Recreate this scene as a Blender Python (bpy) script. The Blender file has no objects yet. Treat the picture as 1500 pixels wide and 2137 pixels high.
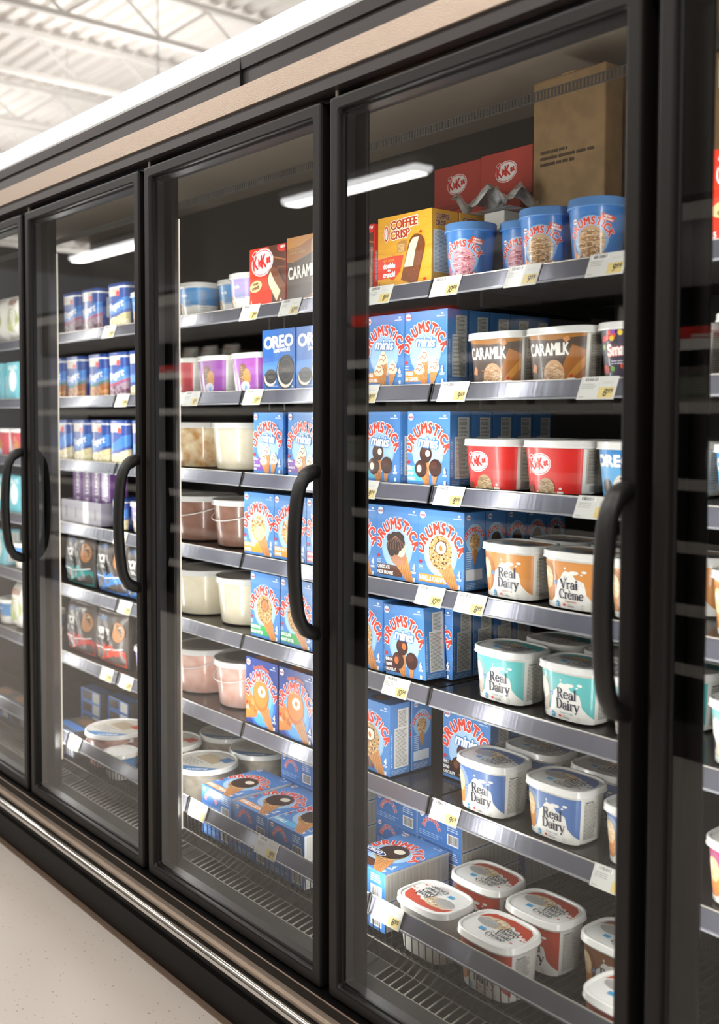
import bpy, bmesh, math, random
from mathutils import Vector, Matrix
from mathutils.geometry import tessellate_polygon
R = math.radians
SC = bpy.context.scene
COL = SC.collection

# ------------------------------------------------------------------ camera
F_PX, YAW, PITCH, ROLL, SY, CD, CZ = 2187.0, .6983, .0467, .0026, -90.68, 1.3359, 1.4662
fw = Vector((-math.cos(YAW)*math.cos(PITCH), math.sin(YAW)*math.cos(PITCH), -math.sin(PITCH)))
rt = fw.cross(Vector((0, 0, 1))).normalized()
up = rt.cross(fw)
rt2 = rt*math.cos(ROLL) + up*math.sin(ROLL)
up2 = -rt*math.sin(ROLL) + up*math.cos(ROLL)
cam = bpy.data.cameras.new('camera')
camo = bpy.data.objects.new('camera', cam)
COL.objects.link(camo)
mw = Matrix.Identity(4)
for i in range(3):
    mw[i][0], mw[i][1], mw[i][2] = rt2[i], up2[i], -fw[i]
mw[0][3], mw[1][3], mw[2][3] = 0, -CD, CZ
camo.matrix_world = mw
cam.sensor_fit = 'VERTICAL'
cam.sensor_height = 36
cam.lens = F_PX/2137*36
cam.shift_y = SY/2137
cam.clip_start = .05
cam.dof.use_dof = True
cam.dof.focus_distance = 2.5
cam.dof.aperture_fstop = 2.6
SC.camera = camo

# ------------------------------------------------------------------ exposure, world, big lights
SC.view_settings.view_transform = 'Standard'
SC.view_settings.look = 'None'
SC.view_settings.gamma = 1
SC.view_settings.use_curve_mapping = False
SC.view_settings.exposure = 0.0
SC.cycles.max_bounces = 10
SC.cycles.transparent_max_bounces = 12
SC.cycles.caustics_reflective = False
SC.cycles.caustics_refractive = False
SC.cycles.sample_clamp_indirect = 4
WORLD_E = .34        # soft light of the far, open rest of the shop
AISLE_W = 46         # each lamp above the aisle (W)
UP_W = 125           # lamps that wash the deck of the roof
GOND_W = 26          # added strip to brighten the goods, under the canopy of the shelving across the aisle
FAR_W = 40           # lamps over the next aisle
LED_W = 4.7          # each strip behind a mullion
w = bpy.data.worlds.new('world'); SC.world = w
w.use_nodes = True
w.node_tree.nodes['Background'].inputs[0].default_value = (1, .97, .94, 1)
w.node_tree.nodes['Background'].inputs[1].default_value = WORLD_E

def area(name, loc, direction, sx, sy, watts, color=(1, 1, 1), parent=None, spread=180, spec=1):
    l = bpy.data.lights.new(name, 'AREA'); l.shape = 'RECTANGLE'
    l.size, l.size_y, l.energy, l.color = sx, sy, watts, color
    l.spread = R(spread); l.specular_factor = spec
    o = bpy.data.objects.new(name, l); COL.objects.link(o)
    z = -Vector(direction).normalized()
    x = Vector((1, 0, 0)) if abs(z.x) < .9 else Vector((0, 1, 0))
    if name == 'led_light': x = Vector((0, 0, 1)).cross(z).normalized()
    y = z.cross(x).normalized(); x = y.cross(z)
    m = Matrix.Identity(4)
    for i in range(3): m[i][0], m[i][1], m[i][2], m[i][3] = x[i], y[i], z[i], loc[i]
    o.matrix_world = m
    if parent: o.parent = parent
    return o

# ------------------------------------------------------------------ materials
def lin(h):
    h = h.lstrip('#'); out = []
    for i in (0, 2, 4):
        c = int(h[i:i+2], 16)/255
        out.append(c/12.92 if c <= .04045 else ((c+.055)/1.055)**2.4)
    return (*out, 1)
MATS = {}
def newmat(name):
    m = bpy.data.materials.new(name); m.use_nodes = True
    MATS[name] = m
    return m, m.node_tree.nodes, m.node_tree.links, m.node_tree.nodes['Principled BSDF']
def simple(name, hexc, rough=.5, metal=0, spec=.5, coat=0, emis=0, bump=None, noise=None, sss=0):
    m, N, L, b = newmat(name)
    b.inputs['Base Color'].default_value = lin(hexc)
    b.inputs['Roughness'].default_value = rough
    b.inputs['Metallic'].default_value = metal
    b.inputs['Specular IOR Level'].default_value = spec
    b.inputs['Coat Weight'].default_value = coat
    if emis:
        b.inputs['Emission Color'].default_value = lin(hexc); b.inputs['Emission Strength'].default_value = emis
    if sss:
        b.inputs['Subsurface Weight'].default_value = sss; b.inputs['Subsurface Radius'].default_value = (.02, .015, .01)
    if bump or noise:
        t = N.new('ShaderNodeTexCoord')
        n = N.new('ShaderNodeTexNoise'); n.inputs['Detail'].default_value = 4
        L.new(t.outputs['Object'], n.inputs['Vector'])
        if bump:
            n.inputs['Scale'].default_value = bump[0]
            bp = N.new('ShaderNodeBump'); bp.inputs['Strength'].default_value = bump[1]; bp.inputs['Distance'].default_value = bump[2]
            L.new(n.outputs['Fac'], bp.inputs['Height']); L.new(bp.outputs['Normal'], b.inputs['Normal'])
        if noise:
            n2 = N.new('ShaderNodeTexNoise'); n2.inputs['Scale'].default_value = noise[1]; n2.inputs['Detail'].default_value = 5
            L.new(t.outputs['Object'], n2.inputs['Vector'])
            mx = N.new('ShaderNodeMix'); mx.data_type = 'RGBA'
            mx.inputs[6].default_value = lin(hexc); mx.inputs[7].default_value = lin(noise[0])
            rp = N.new('ShaderNodeValToRGB'); rp.color_ramp.elements[0].position = .4; rp.color_ramp.elements[1].position = .65
            L.new(n2.outputs['Fac'], rp.inputs[0]); L.new(rp.outputs[0], mx.inputs[0]); L.new(mx.outputs[2], b.inputs['Base Color'])
    return m
simple('frame_black', '#1a1716', .42, spec=.3, bump=(900, .12, .0004))
simple('deep_black', '#0b0a0a', .6)
simple('gasket', '#0d0c0c', .5)
simple('handle_black', '#121110', .45, bump=(500, .15, .0004))
simple('header_dark', '#3b3536', .38, bump=(700, .1, .0004))
simple('kick_black', '#050404', .5, spec=.18)
simple('case_inside', '#b8ab98', .45)
simple('case_back', '#3b3630', .6)
simple('deck_dark', '#2a2725', .22)
simple('lip_white', '#dcdad2', .35)
simple('grille_plate', '#4b4947', .3)
simple('wire_black', '#0f0e0e', .35)
simple('chrome', '#d8d6d2', .13, 1)
simple('slat_metal', '#ded8ce', .35, .5)
simple('tan_metal', '#c6b3a2', .30, .65, bump=(420, .7, .0012))
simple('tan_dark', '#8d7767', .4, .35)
simple('pin_white', '#e8e2d8', .4)
simple('led_lens', '#f4ead8', .4, emis=.7)
simple('canopy_lens', '#ffffff', .4, emis=3.0)
simple('rail_lip', '#8b8c92', .3)
simple('canopy_grey', '#c9cac8', .5)
simple('roof_white', '#efebe6', .8)
simple('roof_beam', '#f2eeea', .8)
simple('lamp_lens', '#ffffff', .5, emis=9)
simple('lamp_body', '#d8d8d8', .5)
simple('carton_brown', '#9a7d57', .75, noise=('#8a6f4c', 30))
simple('steel_shelf', '#e6e3dc', .45)
simple('gondola_dark', '#4a4541', .7)
simple('plastic_wrap', '#dfe3e4', .12, coat=.6, bump=(40, 1, .01))
for nm, hx, ro in (('tub_white', '#eceae4', .3), ('lid_white', '#f1f0ec', .22), ('lid_clear', '#b9b3a8', .18), ('lid_blue', '#5e93d2', .3)):
    simple(nm, hx, ro, coat=.3)
for nm, h1, h2 in (('ice_vanilla', '#efe6cf', '#e8dcc0'), ('ice_chocolate', '#9a7364', '#8a6354'), ('ice_pink', '#ecc9bd', '#dfa897'),
                   ('ice_swirl', '#ecdcb9', '#b98546'), ('ice_grey', '#c9bfae', '#a79c8b'), ('ice_rose', '#d9ada0', '#b77f72')):
    simple(nm, h1, .28, coat=.5, noise=(h2, 22))

def speckle_floor():
    m, N, L, b = newmat('floor_tile')
    t = N.new('ShaderNodeTexCoord')
    big = N.new('ShaderNodeTexNoise'); big.inputs['Scale'].default_value = 1.6; big.inputs['Detail'].default_value = 3
    v = N.new('ShaderNodeTexVoronoi'); v.inputs['Scale'].default_value = 42
    mp = N.new('ShaderNodeMapping'); mp.inputs['Scale'].default_value = (1, 2.4, 1)
    dn = N.new('ShaderNodeTexNoise'); dn.inputs['Scale'].default_value = 8
    L.new(t.outputs['Object'], big.inputs[0]); L.new(t.outputs['Object'], mp.inputs[0]); L.new(mp.outputs[0], v.inputs['Vector'])
    r1 = N.new('ShaderNodeValToRGB'); r1.color_ramp.elements[0].position = .06; r1.color_ramp.elements[1].position = .2
    L.new(v.outputs['Distance'], r1.inputs[0])
    # only some of the cells carry a dark chip
    sep = N.new('ShaderNodeSeparateColor'); L.new(v.outputs['Color'], sep.inputs[0])
    gt = N.new('ShaderNodeMath'); gt.operation = 'LESS_THAN'; gt.inputs[1].default_value = .55
    L.new(sep.outputs[0], gt.inputs[0])
    mxm = N.new('ShaderNodeMath'); mxm.operation = 'MAXIMUM'
    L.new(r1.outputs[0], mxm.inputs[0]); L.new(gt.outputs[0], mxm.inputs[1])
    base = N.new('ShaderNodeMix'); base.data_type = 'RGBA'
    base.inputs[6].default_value = lin('#dbd2ca'); base.inputs[7].default_value = lin('#d0c7bd')
    L.new(big.outputs[0], base.inputs[0])
    mx = N.new('ShaderNodeMix'); mx.data_type = 'RGBA'; mx.inputs[6].default_value = lin('#8f8479')
    L.new(mxm.outputs[0], mx.inputs[0]); L.new(base.outputs[2], mx.inputs[7])
    L.new(mx.outputs[2], b.inputs['Base Color']); b.inputs['Roughness'].default_value = .38
speckle_floor()

def rail_mat():
    m, N, L, b = newmat('rail_grey')
    b.inputs['Base Color'].default_value = lin('#6f707b'); b.inputs['Metallic'].default_value = .55
    b.inputs['Roughness'].default_value = .27; b.inputs['Coat Weight'].default_value = .4; b.inputs['Coat Roughness'].default_value = .12
    t = N.new('ShaderNodeTexCoord'); mp = N.new('ShaderNodeMapping'); mp.inputs['Scale'].default_value = (1, .02, .02)
    n = N.new('ShaderNodeTexNoise'); n.inputs['Scale'].default_value = 60; n.inputs['Detail'].default_value = 3
    bp = N.new('ShaderNodeBump'); bp.inputs['Strength'].default_value = .35; bp.inputs['Distance'].default_value = .002
    L.new(t.outputs['Object'], mp.inputs[0]); L.new(mp.outputs[0], n.inputs['Vector']); L.new(n.outputs['Fac'], bp.inputs['Height'])
    L.new(bp.outputs['Normal'], b.inputs['Normal'])
rail_mat()

def glass_mat():
    m = bpy.data.materials.new('door_glass'); m.use_nodes = True; MATS['door_glass'] = m
    N, L = m.node_tree.nodes, m.node_tree.links
    N.remove(N['Principled BSDF'])
    tr = N.new('ShaderNodeBsdfTransparent'); tr.inputs[0].default_value = (.93, .945, .935, 1)
    gl = N.new('ShaderNodeBsdfGlossy'); gl.inputs['Roughness'].default_value = .012; gl.inputs[0].default_value = (1, 1, 1, 1)
    fr = N.new('ShaderNodeFresnel'); fr.inputs[0].default_value = 1.5
    mu = N.new('ShaderNodeMath'); mu.operation = 'MULTIPLY'; mu.inputs[1].default_value = 1.15; mu.use_clamp = True
    mx = N.new('ShaderNodeMixShader')
    L.new(fr.outputs[0], mu.inputs[0]); L.new(mu.outputs[0], mx.inputs[0]); L.new(tr.outputs[0], mx.inputs[1]); L.new(gl.outputs[0], mx.inputs[2])
    L.new(mx.outputs[0], N['Material Output'].inputs[0])
glass_mat()

def M(name):
    if name in MATS: return MATS[name]
    if name.startswith('#'):
        m, N, L, b = newmat('print_'+name[1:])
        MATS[name] = m
        b.inputs['Base Color'].default_value = lin(name); b.inputs['Roughness'].default_value = .34
        b.inputs['Coat Weight'].default_value = .15
        return m
    raise KeyError(name)

# ------------------------------------------------------------------ mesh builder
class MB:
    def __init__(s): s.v = []; s.f = []; s.m = []; s.s = []
    def face(s, pts, mat, smooth=False):
        n = len(s.v); s.v += [tuple(p) for p in pts]; s.f.append(tuple(range(n, n+len(pts)))); s.m.append(mat); s.s.append(smooth)
    def grid(s, rows, mat, closed=True, smooth=True, flip=False):
        n = len(s.v); k = len(rows[0])
        for r in rows: s.v += [tuple(p) for p in r]
        for i in range(len(rows)-1):
            for j in range(k if closed else k-1):
                a, b = n+i*k+j, n+i*k+(j+1) % k
                q = (a, b, b+k, a+k)
                s.f.append(q[::-1] if flip else q); s.m.append(mat); s.s.append(smooth)
    def cap(s, ring, mat, flip=False):
        r = list(ring)
        s.face(r[::-1] if flip else r, mat)
    def box(s, x0, x1, y0, y1, z0, z1, mat):
        V = [(x0, y0, z0), (x1, y0, z0), (x1, y1, z0), (x0, y1, z0), (x0, y0, z1), (x1, y0, z1), (x1, y1, z1), (x0, y1, z1)]
        n = len(s.v); s.v += V
        for q in ((0, 3, 2, 1), (4, 5, 6, 7), (0, 1, 5, 4), (1, 2, 6, 5), (2, 3, 7, 6), (3, 0, 4, 7)):
            s.f.append(tuple(n+i for i in q)); s.m.append(mat); s.s.append(False)
    def bevbox(s, x0, x1, y0, y1, z0, z1, mat, r=.001):
        bm = bmesh.new(); bmesh.ops.create_cube(bm, size=1)
        for v in bm.verts:
            v.co = ((x0+x1)/2+v.co.x*(x1-x0), (y0+y1)/2+v.co.y*(y1-y0), (z0+z1)/2+v.co.z*(z1-z0))
        bmesh.ops.bevel(bm, geom=bm.edges[:], offset=r, segments=2, affect='EDGES', profile=.5)
        n = len(s.v); bm.verts.index_update(); s.v += [tuple(v.co) for v in bm.verts]
        for f in bm.faces:
            s.f.append(tuple(n+v.index for v in f.verts)); s.m.append(mat); s.s.append(False)
        bm.free()
    def prism(s, prof, x0, x1, mat, closed=True):     # prof: list of (y,z) seen from +x, counter-clockwise or not
        n = len(prof)
        for i in range(n if closed else n-1):
            a, b = prof[i], prof[(i+1) % n]
            s.face([(x0, *a), (x1, *a), (x1, *b), (x0, *b)], mat)
        if closed:
            s.face([(x1, *p) for p in prof], mat); s.face([(x0, *p) for p in prof][::-1], mat)
    def tube(s, path, r, mat, seg=8, caps=True, flat=1.0):
        P = [Vector(p) for p in path]; rows = []
        ref = None
        for i, p in enumerate(P):
            d = (P[min(i+1, len(P)-1)]-P[max(i-1, 0)]).normalized()
            if ref is None: ref = d.orthogonal().normalized()
            ref = (ref-d*ref.dot(d)).normalized(); b = d.cross(ref)
            rr = r[i] if isinstance(r, (list, tuple)) else r
            rows.append([p+(ref*math.cos(2*math.pi*k/seg)+b*math.sin(2*math.pi*k/seg)*flat)*rr for k in range(seg)])
        s.grid(rows, mat, flip=False)
        if caps: s.cap(rows[0], mat, True); s.cap(rows[-1], mat)
    def build(s, name, parent=None, loc=None, recalc=False):
        me = bpy.data.meshes.new(name)
        me.from_pydata(s.v, [], s.f)
        order = []
        for m in s.m:
            if m not in order: order.append(m)
        for m in order: me.materials.append(M(m))
        me.polygons.foreach_set('material_index', [order.index(m) for m in s.m])
        me.polygons.foreach_set('use_smooth', s.s)
        if recalc:
            bm = bmesh.new(); bm.from_mesh(me); bmesh.ops.recalc_face_normals(bm, faces=bm.faces[:]); bm.to_mesh(me); bm.free()
        me.update()
        o = bpy.data.objects.new(name, me); COL.objects.link(o)
        if parent: o.parent = parent
        if loc: o.location = loc
        return o
def empty(name, loc=(0, 0, 0), rz=0):
    o = bpy.data.objects.new(name, None); COL.objects.link(o); o.location = loc; o.rotation_euler = (0, 0, rz)
    o.empty_display_size = .05
    return o
LABELS = {}
def tag(o, label, cat, group=None):
    n = len(label.split())
    if not 4 <= n <= 16: print('LABEL LENGTH', n, label)
    if label in LABELS: print('LABEL DUP', label)
    LABELS[label] = 1
    o['label'] = label; o['category'] = cat
    if group: o['group'] = group
    return o
def struct(o): o['kind'] = 'structure'; return o
def copy_tree(o, parent=None):
    c = o.copy(); COL.objects.link(c); c.parent = parent
    for k in ('label', 'group'):
        if k in c: del c[k]
    for ch in o.children: copy_tree(ch, c)
    return c

# ------------------------------------------------------------------ 2D printed artwork
GLY = {}
def glyph(ch):
    if ch in GLY: return GLY[ch]
    c = bpy.data.curves.new('g', 'FONT'); c.body = ch; c.resolution_u = 3
    o = bpy.data.objects.new('g', c); me = bpy.data.meshes.new_from_object(o)
    P = [(v.co.x, v.co.y) for v in me.vertices]
    tr = [[P[i] for i in f.vertices] for f in me.polygons]
    x0 = min((p[0] for p in P), default=0); x1 = max((p[0] for p in P), default=.28)
    tr = [[(a-x0, b) for a, b in t] for t in tr]
    GLY[ch] = (tr, x1-x0)
    bpy.data.objects.remove(o); bpy.data.curves.remove(c); bpy.data.meshes.remove(me)
    return GLY[ch]
def arcpts(cx, cy, rx, ry, a0, a1, n=14):
    return [(cx+rx*math.cos(R(a0+(a1-a0)*i/n)), cy+ry*math.sin(R(a0+(a1-a0)*i/n))) for i in range(n+1)]
def nib(pts, thick=.105, thin=.028):
    out = []; L = []; n = len(pts)
    for i, p in enumerate(pts):
        a, b = pts[max(i-1, 0)], pts[min(i+1, n-1)]
        dx, dy = b[0]-a[0], b[1]-a[1]; l = math.hypot(dx, dy) or 1
        wd = (thin+(thick-thin)*abs(dy/l)**1.6)/2
        L.append(((p[0]-dy/l*wd, p[1]+dx/l*wd), (p[0]+dy/l*wd, p[1]-dx/l*wd)))
    for i in range(n-1): out.append([L[i][0], L[i][1], L[i+1][1], L[i+1][0]])
    return out
def stem(x, z0, z1, t=.105, ser=True):
    o = [[(x-t/2, z0), (x+t/2, z0), (x+t/2, z1), (x-t/2, z1)]]
    if ser: o += [[(x-.11, z0), (x+.11, z0), (x+.11, z0+.025), (x-.11, z0+.025)], [(x-.11, z1-.025), (x+t/2, z1-.025), (x+t/2, z1), (x-.11, z1)]]
    return o
def disc(x, y, r, n=10): return [[(x+r*math.cos(2*math.pi*i/n), y+r*math.sin(2*math.pi*i/n)) for i in range(n)]]
def thinl(a, b): return nib([a, b], .028, .028)
def thickl(a, b, t=.11): return nib([a, b], t, t)
SG = {}
SG['R'] = (stem(.12, 0, .72)+thinl((.12, .706), (.28, .706))+nib(arcpts(.27, .54, .18, .166, 90, -90))+thinl((.28, .374), (.12, .374))+thickl((.30, .37), (.50, .01))+thinl((.46, .012), (.6, .012)), .62)
SG['D'] = (stem(.12, 0, .72)+thinl((.12, .706), (.26, .706))+nib(arcpts(.26, .36, .28, .346, 90, -90, 18), .12)+thinl((.26, .014), (.12, .014)), .64)
SG['e'] = (thinl((.06, .27), (.42, .27))+nib(arcpts(.24, .24, .185, .235, 8, 325, 20)), .49)
SG['a'] = (nib(arcpts(.18, .13, .13, .13, 20, 340, 14), .09)+stem(.35, 0, .36, ser=False)+nib(arcpts(.21, .33, .14, .145, 0, 160, 10), .05)+disc(.09, .36, .05)+thinl((.35, .012), (.44, .012)), .46)
SG['l'] = (stem(.12, 0, .76), .26)
SG['i'] = (stem(.12, 0, .48)+disc(.11, .64, .06), .26)
SG['r'] = (stem(.12, 0, .48)+nib(arcpts(.27, .30, .14, .17, 175, 80, 8), .04)+disc(.32, .43, .055), .40)
SG['y'] = (thickl((.06, .47), (.24, .04))+thinl((.44, .47), (.20, -.13))+disc(.15, -.15, .055)+thinl((0, .468), (.16, .468))+thinl((.36, .468), (.5, .468)), .48)
SG['V'] = (thickl((.08, .71), (.31, .02), .12)+thinl((.54, .71), (.32, .0))+thinl((0, .708), (.18, .708))+thinl((.46, .708), (.62, .708)), .60)
SG['C'] = (nib(arcpts(.34, .36, .28, .35, 45, 312, 22), .12)+[[(.5, .48), (.56, .48), (.56, .7), (.54, .7)]], .62)
SG['m'] = (stem(.12, 0, .48)+nib(arcpts(.25, .33, .13, .14, 180, 0, 8), .04)+stem(.38, 0, .34, ser=False)+nib(arcpts(.51, .33, .13, .14, 180, 0, 8), .04)+stem(.64, 0, .34, ser=False), .76)
SG['L'] = (stem(.12, 0, .72)+thinl((.12, .014), (.46, .014)), .5)
SG['è'] = (SG['e'][0]+thickl((.14, .68), (.27, .57), .05), .49)
SG[' '] = ([], .2)

class Art:
    DZ = .00007
    def __init__(s): s.items = []; s.layer = 0
    def raw(s, polys, col, same=False):
        if not same: s.layer += 1
        s.items.append((col, s.layer, polys))
    def poly(s, pts, col, same=False):
        if len(pts) <= 4 and len(pts) > 2 and len(pts) == 3: s.raw([list(pts)], col, same); return
        tr = tessellate_polygon([[Vector((x, y, 0)) for x, y in pts]])
        s.raw([[pts[i] for i in t] for t in tr], col, same)
    def rect(s, x0, y0, x1, y1, col, same=False, skew=0): s.raw([[(x0, y0), (x1, y0), (x1+skew, y1), (x0+skew, y1)]], col, same)
    def ell(s, cx, cy, rx, ry, col, n=28, same=False, rot=0):
        c, d = math.cos(R(rot)), math.sin(R(rot))
        s.raw([[(cx+rx*math.cos(2*math.pi*i/n)*c-ry*math.sin(2*math.pi*i/n)*d, cy+rx*math.cos(2*math.pi*i/n)*d+ry*math.sin(2*math.pi*i/n)*c) for i in range(n)]], col, same)
    def line(s, pts, wd, col, same=False):
        out = []
        for (x0, y0), (x1, y1) in zip(pts, pts[1:]):
            l = math.hypot(x1-x0, y1-y0) or 1; nx, ny = -(y1-y0)/l*wd/2, (x1-x0)/l*wd/2
            ex, ey = (x1-x0)/l*wd*.25, (y1-y0)/l*wd*.25
            out.append([(x0-ex+nx, y0-ey+ny), (x0-ex-nx, y0-ey-ny), (x1+ex-nx, y1+ey-ny), (x1+ex+nx, y1+ey+ny)])
        s.raw(out, col, same)
    def _place(s, tris, fn, col, bold, outline, same=False):
        def off(r, k):
            o = []
            for i in range(k):
                dx, dy = r*math.cos(2*math.pi*i/k), r*math.sin(2*math.pi*i/k)
                o += [[(a+dx, b+dy) for a, b in t] for t in tris2]
            return o
        tris2 = [[fn(*p) for p in t] for t in tris]
        if outline: s.raw(off(outline[1], 8), outline[0], same=True)
        s.pend.append((col, tris2+(off(bold, 6) if bold else [])))
    def text(s, txt, x, y, size, col, bold=0, sx=1, rot=0, skew=0, align='c', outline=None, track=.09, arc=None, serif=False, grow=None):
        """cap height = size; arc = (radius, centre angle in degrees): the baseline follows a circle centred on x, y"""
        s.layer += 1; s.pend = []; sc = size/(.72 if serif else .69)
        G = []; tot = 0
        for ch in txt:
            g, gw = (SG.get(ch) or SG['i']) if serif else ((None, .26) if ch == ' ' else glyph(ch))
            G.append((g, gw, tot)); tot += gw+(0.0 if serif else track)
        tot -= 0 if serif else track
        W = tot*sc*sx
        for k, (g, gw, px) in enumerate(G):
            if not g: continue
            if arc:
                rad, a0 = arc; mid = (px+gw/2)*sc*sx-W/2
                th = R(a0)-mid/rad; r2 = th-math.pi/2; c, d = math.cos(r2), math.sin(r2)
                ox, oy = x+rad*math.cos(th), y+rad*math.sin(th)
                def fn(a, b, c=c, d=d, ox=ox, oy=oy, gw=gw):
                    a2 = (a-gw/2)*sc*sx; b2 = b*sc
                    return (ox+a2*c-b2*d, oy+a2*d+b2*c)
            else:
                c, d = math.cos(R(rot)), math.sin(R(rot))
                x0 = {'c': -W/2, 'l': 0, 'r': -W}[align]
                gg = 1 if not grow else 1+grow[0]*abs((px+gw/2)/tot-.5)*2
                def fn(a, b, px=px, gg=gg):
                    a2 = x0+(a+px)*sc*sx+b*sc*skew; b2 = b*sc*gg
                    return (x+a2*c-b2*d, y+a2*d+b2*c)
            s._place(g, fn, col, bold, outline)
        s.layer += 1
        for col_, t in s.pend: s.raw(t, col_, same=True)
    def lines(s, x0, y0, x1, y1, n, col, fill=.5, seed=1, seg=6):
        """small print: rows of dashes"""
        rg = random.Random(seed); s.layer += 1; out = []; h = (y1-y0)/n
        for i in range(n):
            y = y1-(i+.5)*h; x = x0
            end = x1-(x1-x0)*(rg.random()*.25)
            while x < end:
                wd = (x1-x0)/seg*(.4+rg.random()); xe = min(x+wd, end)
                out.append([(x, y-h*fill/2), (xe, y-h*fill/2), (xe, y+h*fill/2), (x, y+h*fill/2)])
                x = xe+(x1-x0)*.025
        s.raw(out, col, same=True)
    def barcode(s, x0, y0, x1, y1, vertical=True, seed=1):
        s.rect(x0, y0, x1, y1, '#f0efec'); rg = random.Random(seed); x = x0+(x1-x0)*.08; out = []
        while x < x1-(x1-x0)*.1:
            wd = (x1-x0)*rg.choice((.015, .03, .045)); out.append([(x, y0+(y1-y0)*.12), (x+wd, y0+(y1-y0)*.12), (x+wd, y1-(y1-y0)*.08), (x, y1-(y1-y0)*.08)])
            x += wd+(x1-x0)*rg.choice((.02, .035))
        s.raw(out, '#222222')
    def add(s, other, fn):
        """paste other artwork through a 2D map"""
        for col, lay, polys in other.items: s.items.append((col, s.layer+lay, [[fn(*p) for p in q] for q in polys]))
        s.layer += other.layer
    def emit(s, mb, fn, clip=None, step=None):
        for col, lay, polys in s.items:
            for qi, q in enumerate(polys):
                lz = (lay+(qi*.618 % 1)*.8)*s.DZ
                if clip:
                    q = clip_poly(q, *clip)
                    if len(q) < 3: continue
                if step:
                    u0 = min(p[0] for p in q); u1 = max(p[0] for p in q)
                    if u1-u0 > step*1.2:
                        k0 = math.floor(u0/step); k = k0
                        while k*step < u1:
                            r = clip_poly(q, k*step, (k+1)*step, -9, 9)
                            if len(r) >= 3: mb.face([fn(a, b, lz) for a, b in r], col)
                            k += 1
                        continue
                mb.face([fn(a, b, lz) for a, b in q], col)
def clip_poly(q, u0, u1, v0, v1):
    for ax, lim, sg in ((0, u0, 1), (0, u1, -1), (1, v0, 1), (1, v1, -1)):
        out = []; n = len(q)
        if not n: return q
        for i in range(n):
            a, b = q[i], q[(i+1) % n]; da, db = (a[ax]-lim)*sg, (b[ax]-lim)*sg
            if da >= 0: out.append(a)
            if (da >= 0) != (db >= 0):
                t = da/(da-db); out.append((a[0]+(b[0]-a[0])*t, a[1]+(b[1]-a[1])*t))
        q = out
    return q

# --- picture elements
BLUE, LBLUE, RED, CREAM = '#5289ca', '#9fc6ea', '#e2422c', '#f4ead6'
def waffle(A, a, b, c, d, base='#d2945a', dark='#a0622f', n=7):
    """cone between top edge a-b and bottom edge d-c"""
    A.poly([a, b, c, d], base)
    def at(u, v):
        x0, y0 = a[0]+(b[0]-a[0])*u, a[1]+(b[1]-a[1])*u; x1, y1 = d[0]+(c[0]-d[0])*u, d[1]+(c[1]-d[1])*u
        return (x0+(x1-x0)*v, y0+(y1-y0)*v)
    L = math.hypot(a[0]-d[0], a[1]-d[1]); wd = L*.018; A.layer += 1; W = math.hypot(a[0]-b[0], a[1]-b[1])
    k = n
    for i in range(-k, k+1):
        for sgn in (1, -1):
            pts = []
            for j in range(9):
                v = j/8; u = (i/ k*1.6+v*1.5)*sgn+(.0 if sgn == 1 else 1)
                if 0 <= u <= 1: pts.append(at(u, v))
            if len(pts) > 1: A.line(pts, wd, dark, same=True)
def speck(A, cx, cy, rx, ry, cols, n, size, seed=1, same=True, sq=.97):
    rg = random.Random(seed); A.layer += 1; lay = A.layer
    for i in range(n):
        r = math.sqrt(rg.random())*sq; t = rg.random()*6.283
        x, y = cx+rx*r*math.cos(t), cy+ry*r*math.sin(t); s_ = size*(.5+rg.random()*.8)
        m = 5; t0 = rg.random()*6
        A.layer = lay+rg.randint(0, 2)
        A.raw([[(x+s_*(.7+.5*rg.random())*math.cos(t0+6.283*j/m), y+s_*(.7+.5*rg.random())*math.sin(t0+6.283*j/m)) for j in range(m)]], rg.choice(cols), same=True)
    A.layer = lay+2
def scoop(A, cx, cy, rx, ry, base, shades, seed=1, n=22):
    A.ell(cx, cy, rx, ry, base, 26)
    rg = random.Random(seed)
    for i in range(n):
        x = cx+rx*.75*(rg.random()*2-1); y = cy+ry*.7*(rg.random()*2-1)
        if ((x-cx)/rx)**2+((y-cy)/ry)**2 > .7: continue
        l = rx*(.15+.3*rg.random()); a = -.4+rg.random()*.8
        A.line([(x-l, y-l*a), (x, y+l*.15), (x+l, y+l*a)], rx*.06, rg.choice(shades), same=(i > 0))
def maple(A, x, y, s_, col='#d8261c'):
    P = [(0, -.5), (.06, -.18), (.42, -.26), (.34, -.1), (.62, .14), (.48, .18), (.52, .36), (.3, .3), (.24, .42), (.1, .2), (.14, .56), (.07, .5), (0, .72)]
    pts = P+[(-a, b) for a, b in P[::-1][1:-1]]
    A.poly([(x+a*s_, y+b*s_) for a, b in pts], col)
def oval_logo(A, x, y, s_=.009):
    A.ell(x, y, s_, s_*.9, '#ffffff', 18); A.ell(x, y, s_*.9, s_*.5, '#c9d9ee', 14); A.text('Nestlé', x, y-s_*.3, s_*.55, '#b0343a', bold=s_*.03, sx=.8)
def stick_title(A, cx, cy, rad, size, span=1.0, plain=False, ol=.0034):
    A.text('DRUMSTiCK', cx, cy, size, RED, bold=size*.075, sx=.84*span, arc=(rad, 90), outline=('#ffffff', ol), track=.10)
    th = R(90)-(.2*rad*2.02*span*.62)/rad
def small_caps_arc(A, cx, cy, rad, txt='CANADA’S FAVOURITE CONE · SINCE 1928', size=.0028, col='#e6f0fb'):
    A.text(txt.replace('’', "'").replace('·', '-'), cx, cy, size, col, arc=(rad, 88), sx=.9)

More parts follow.
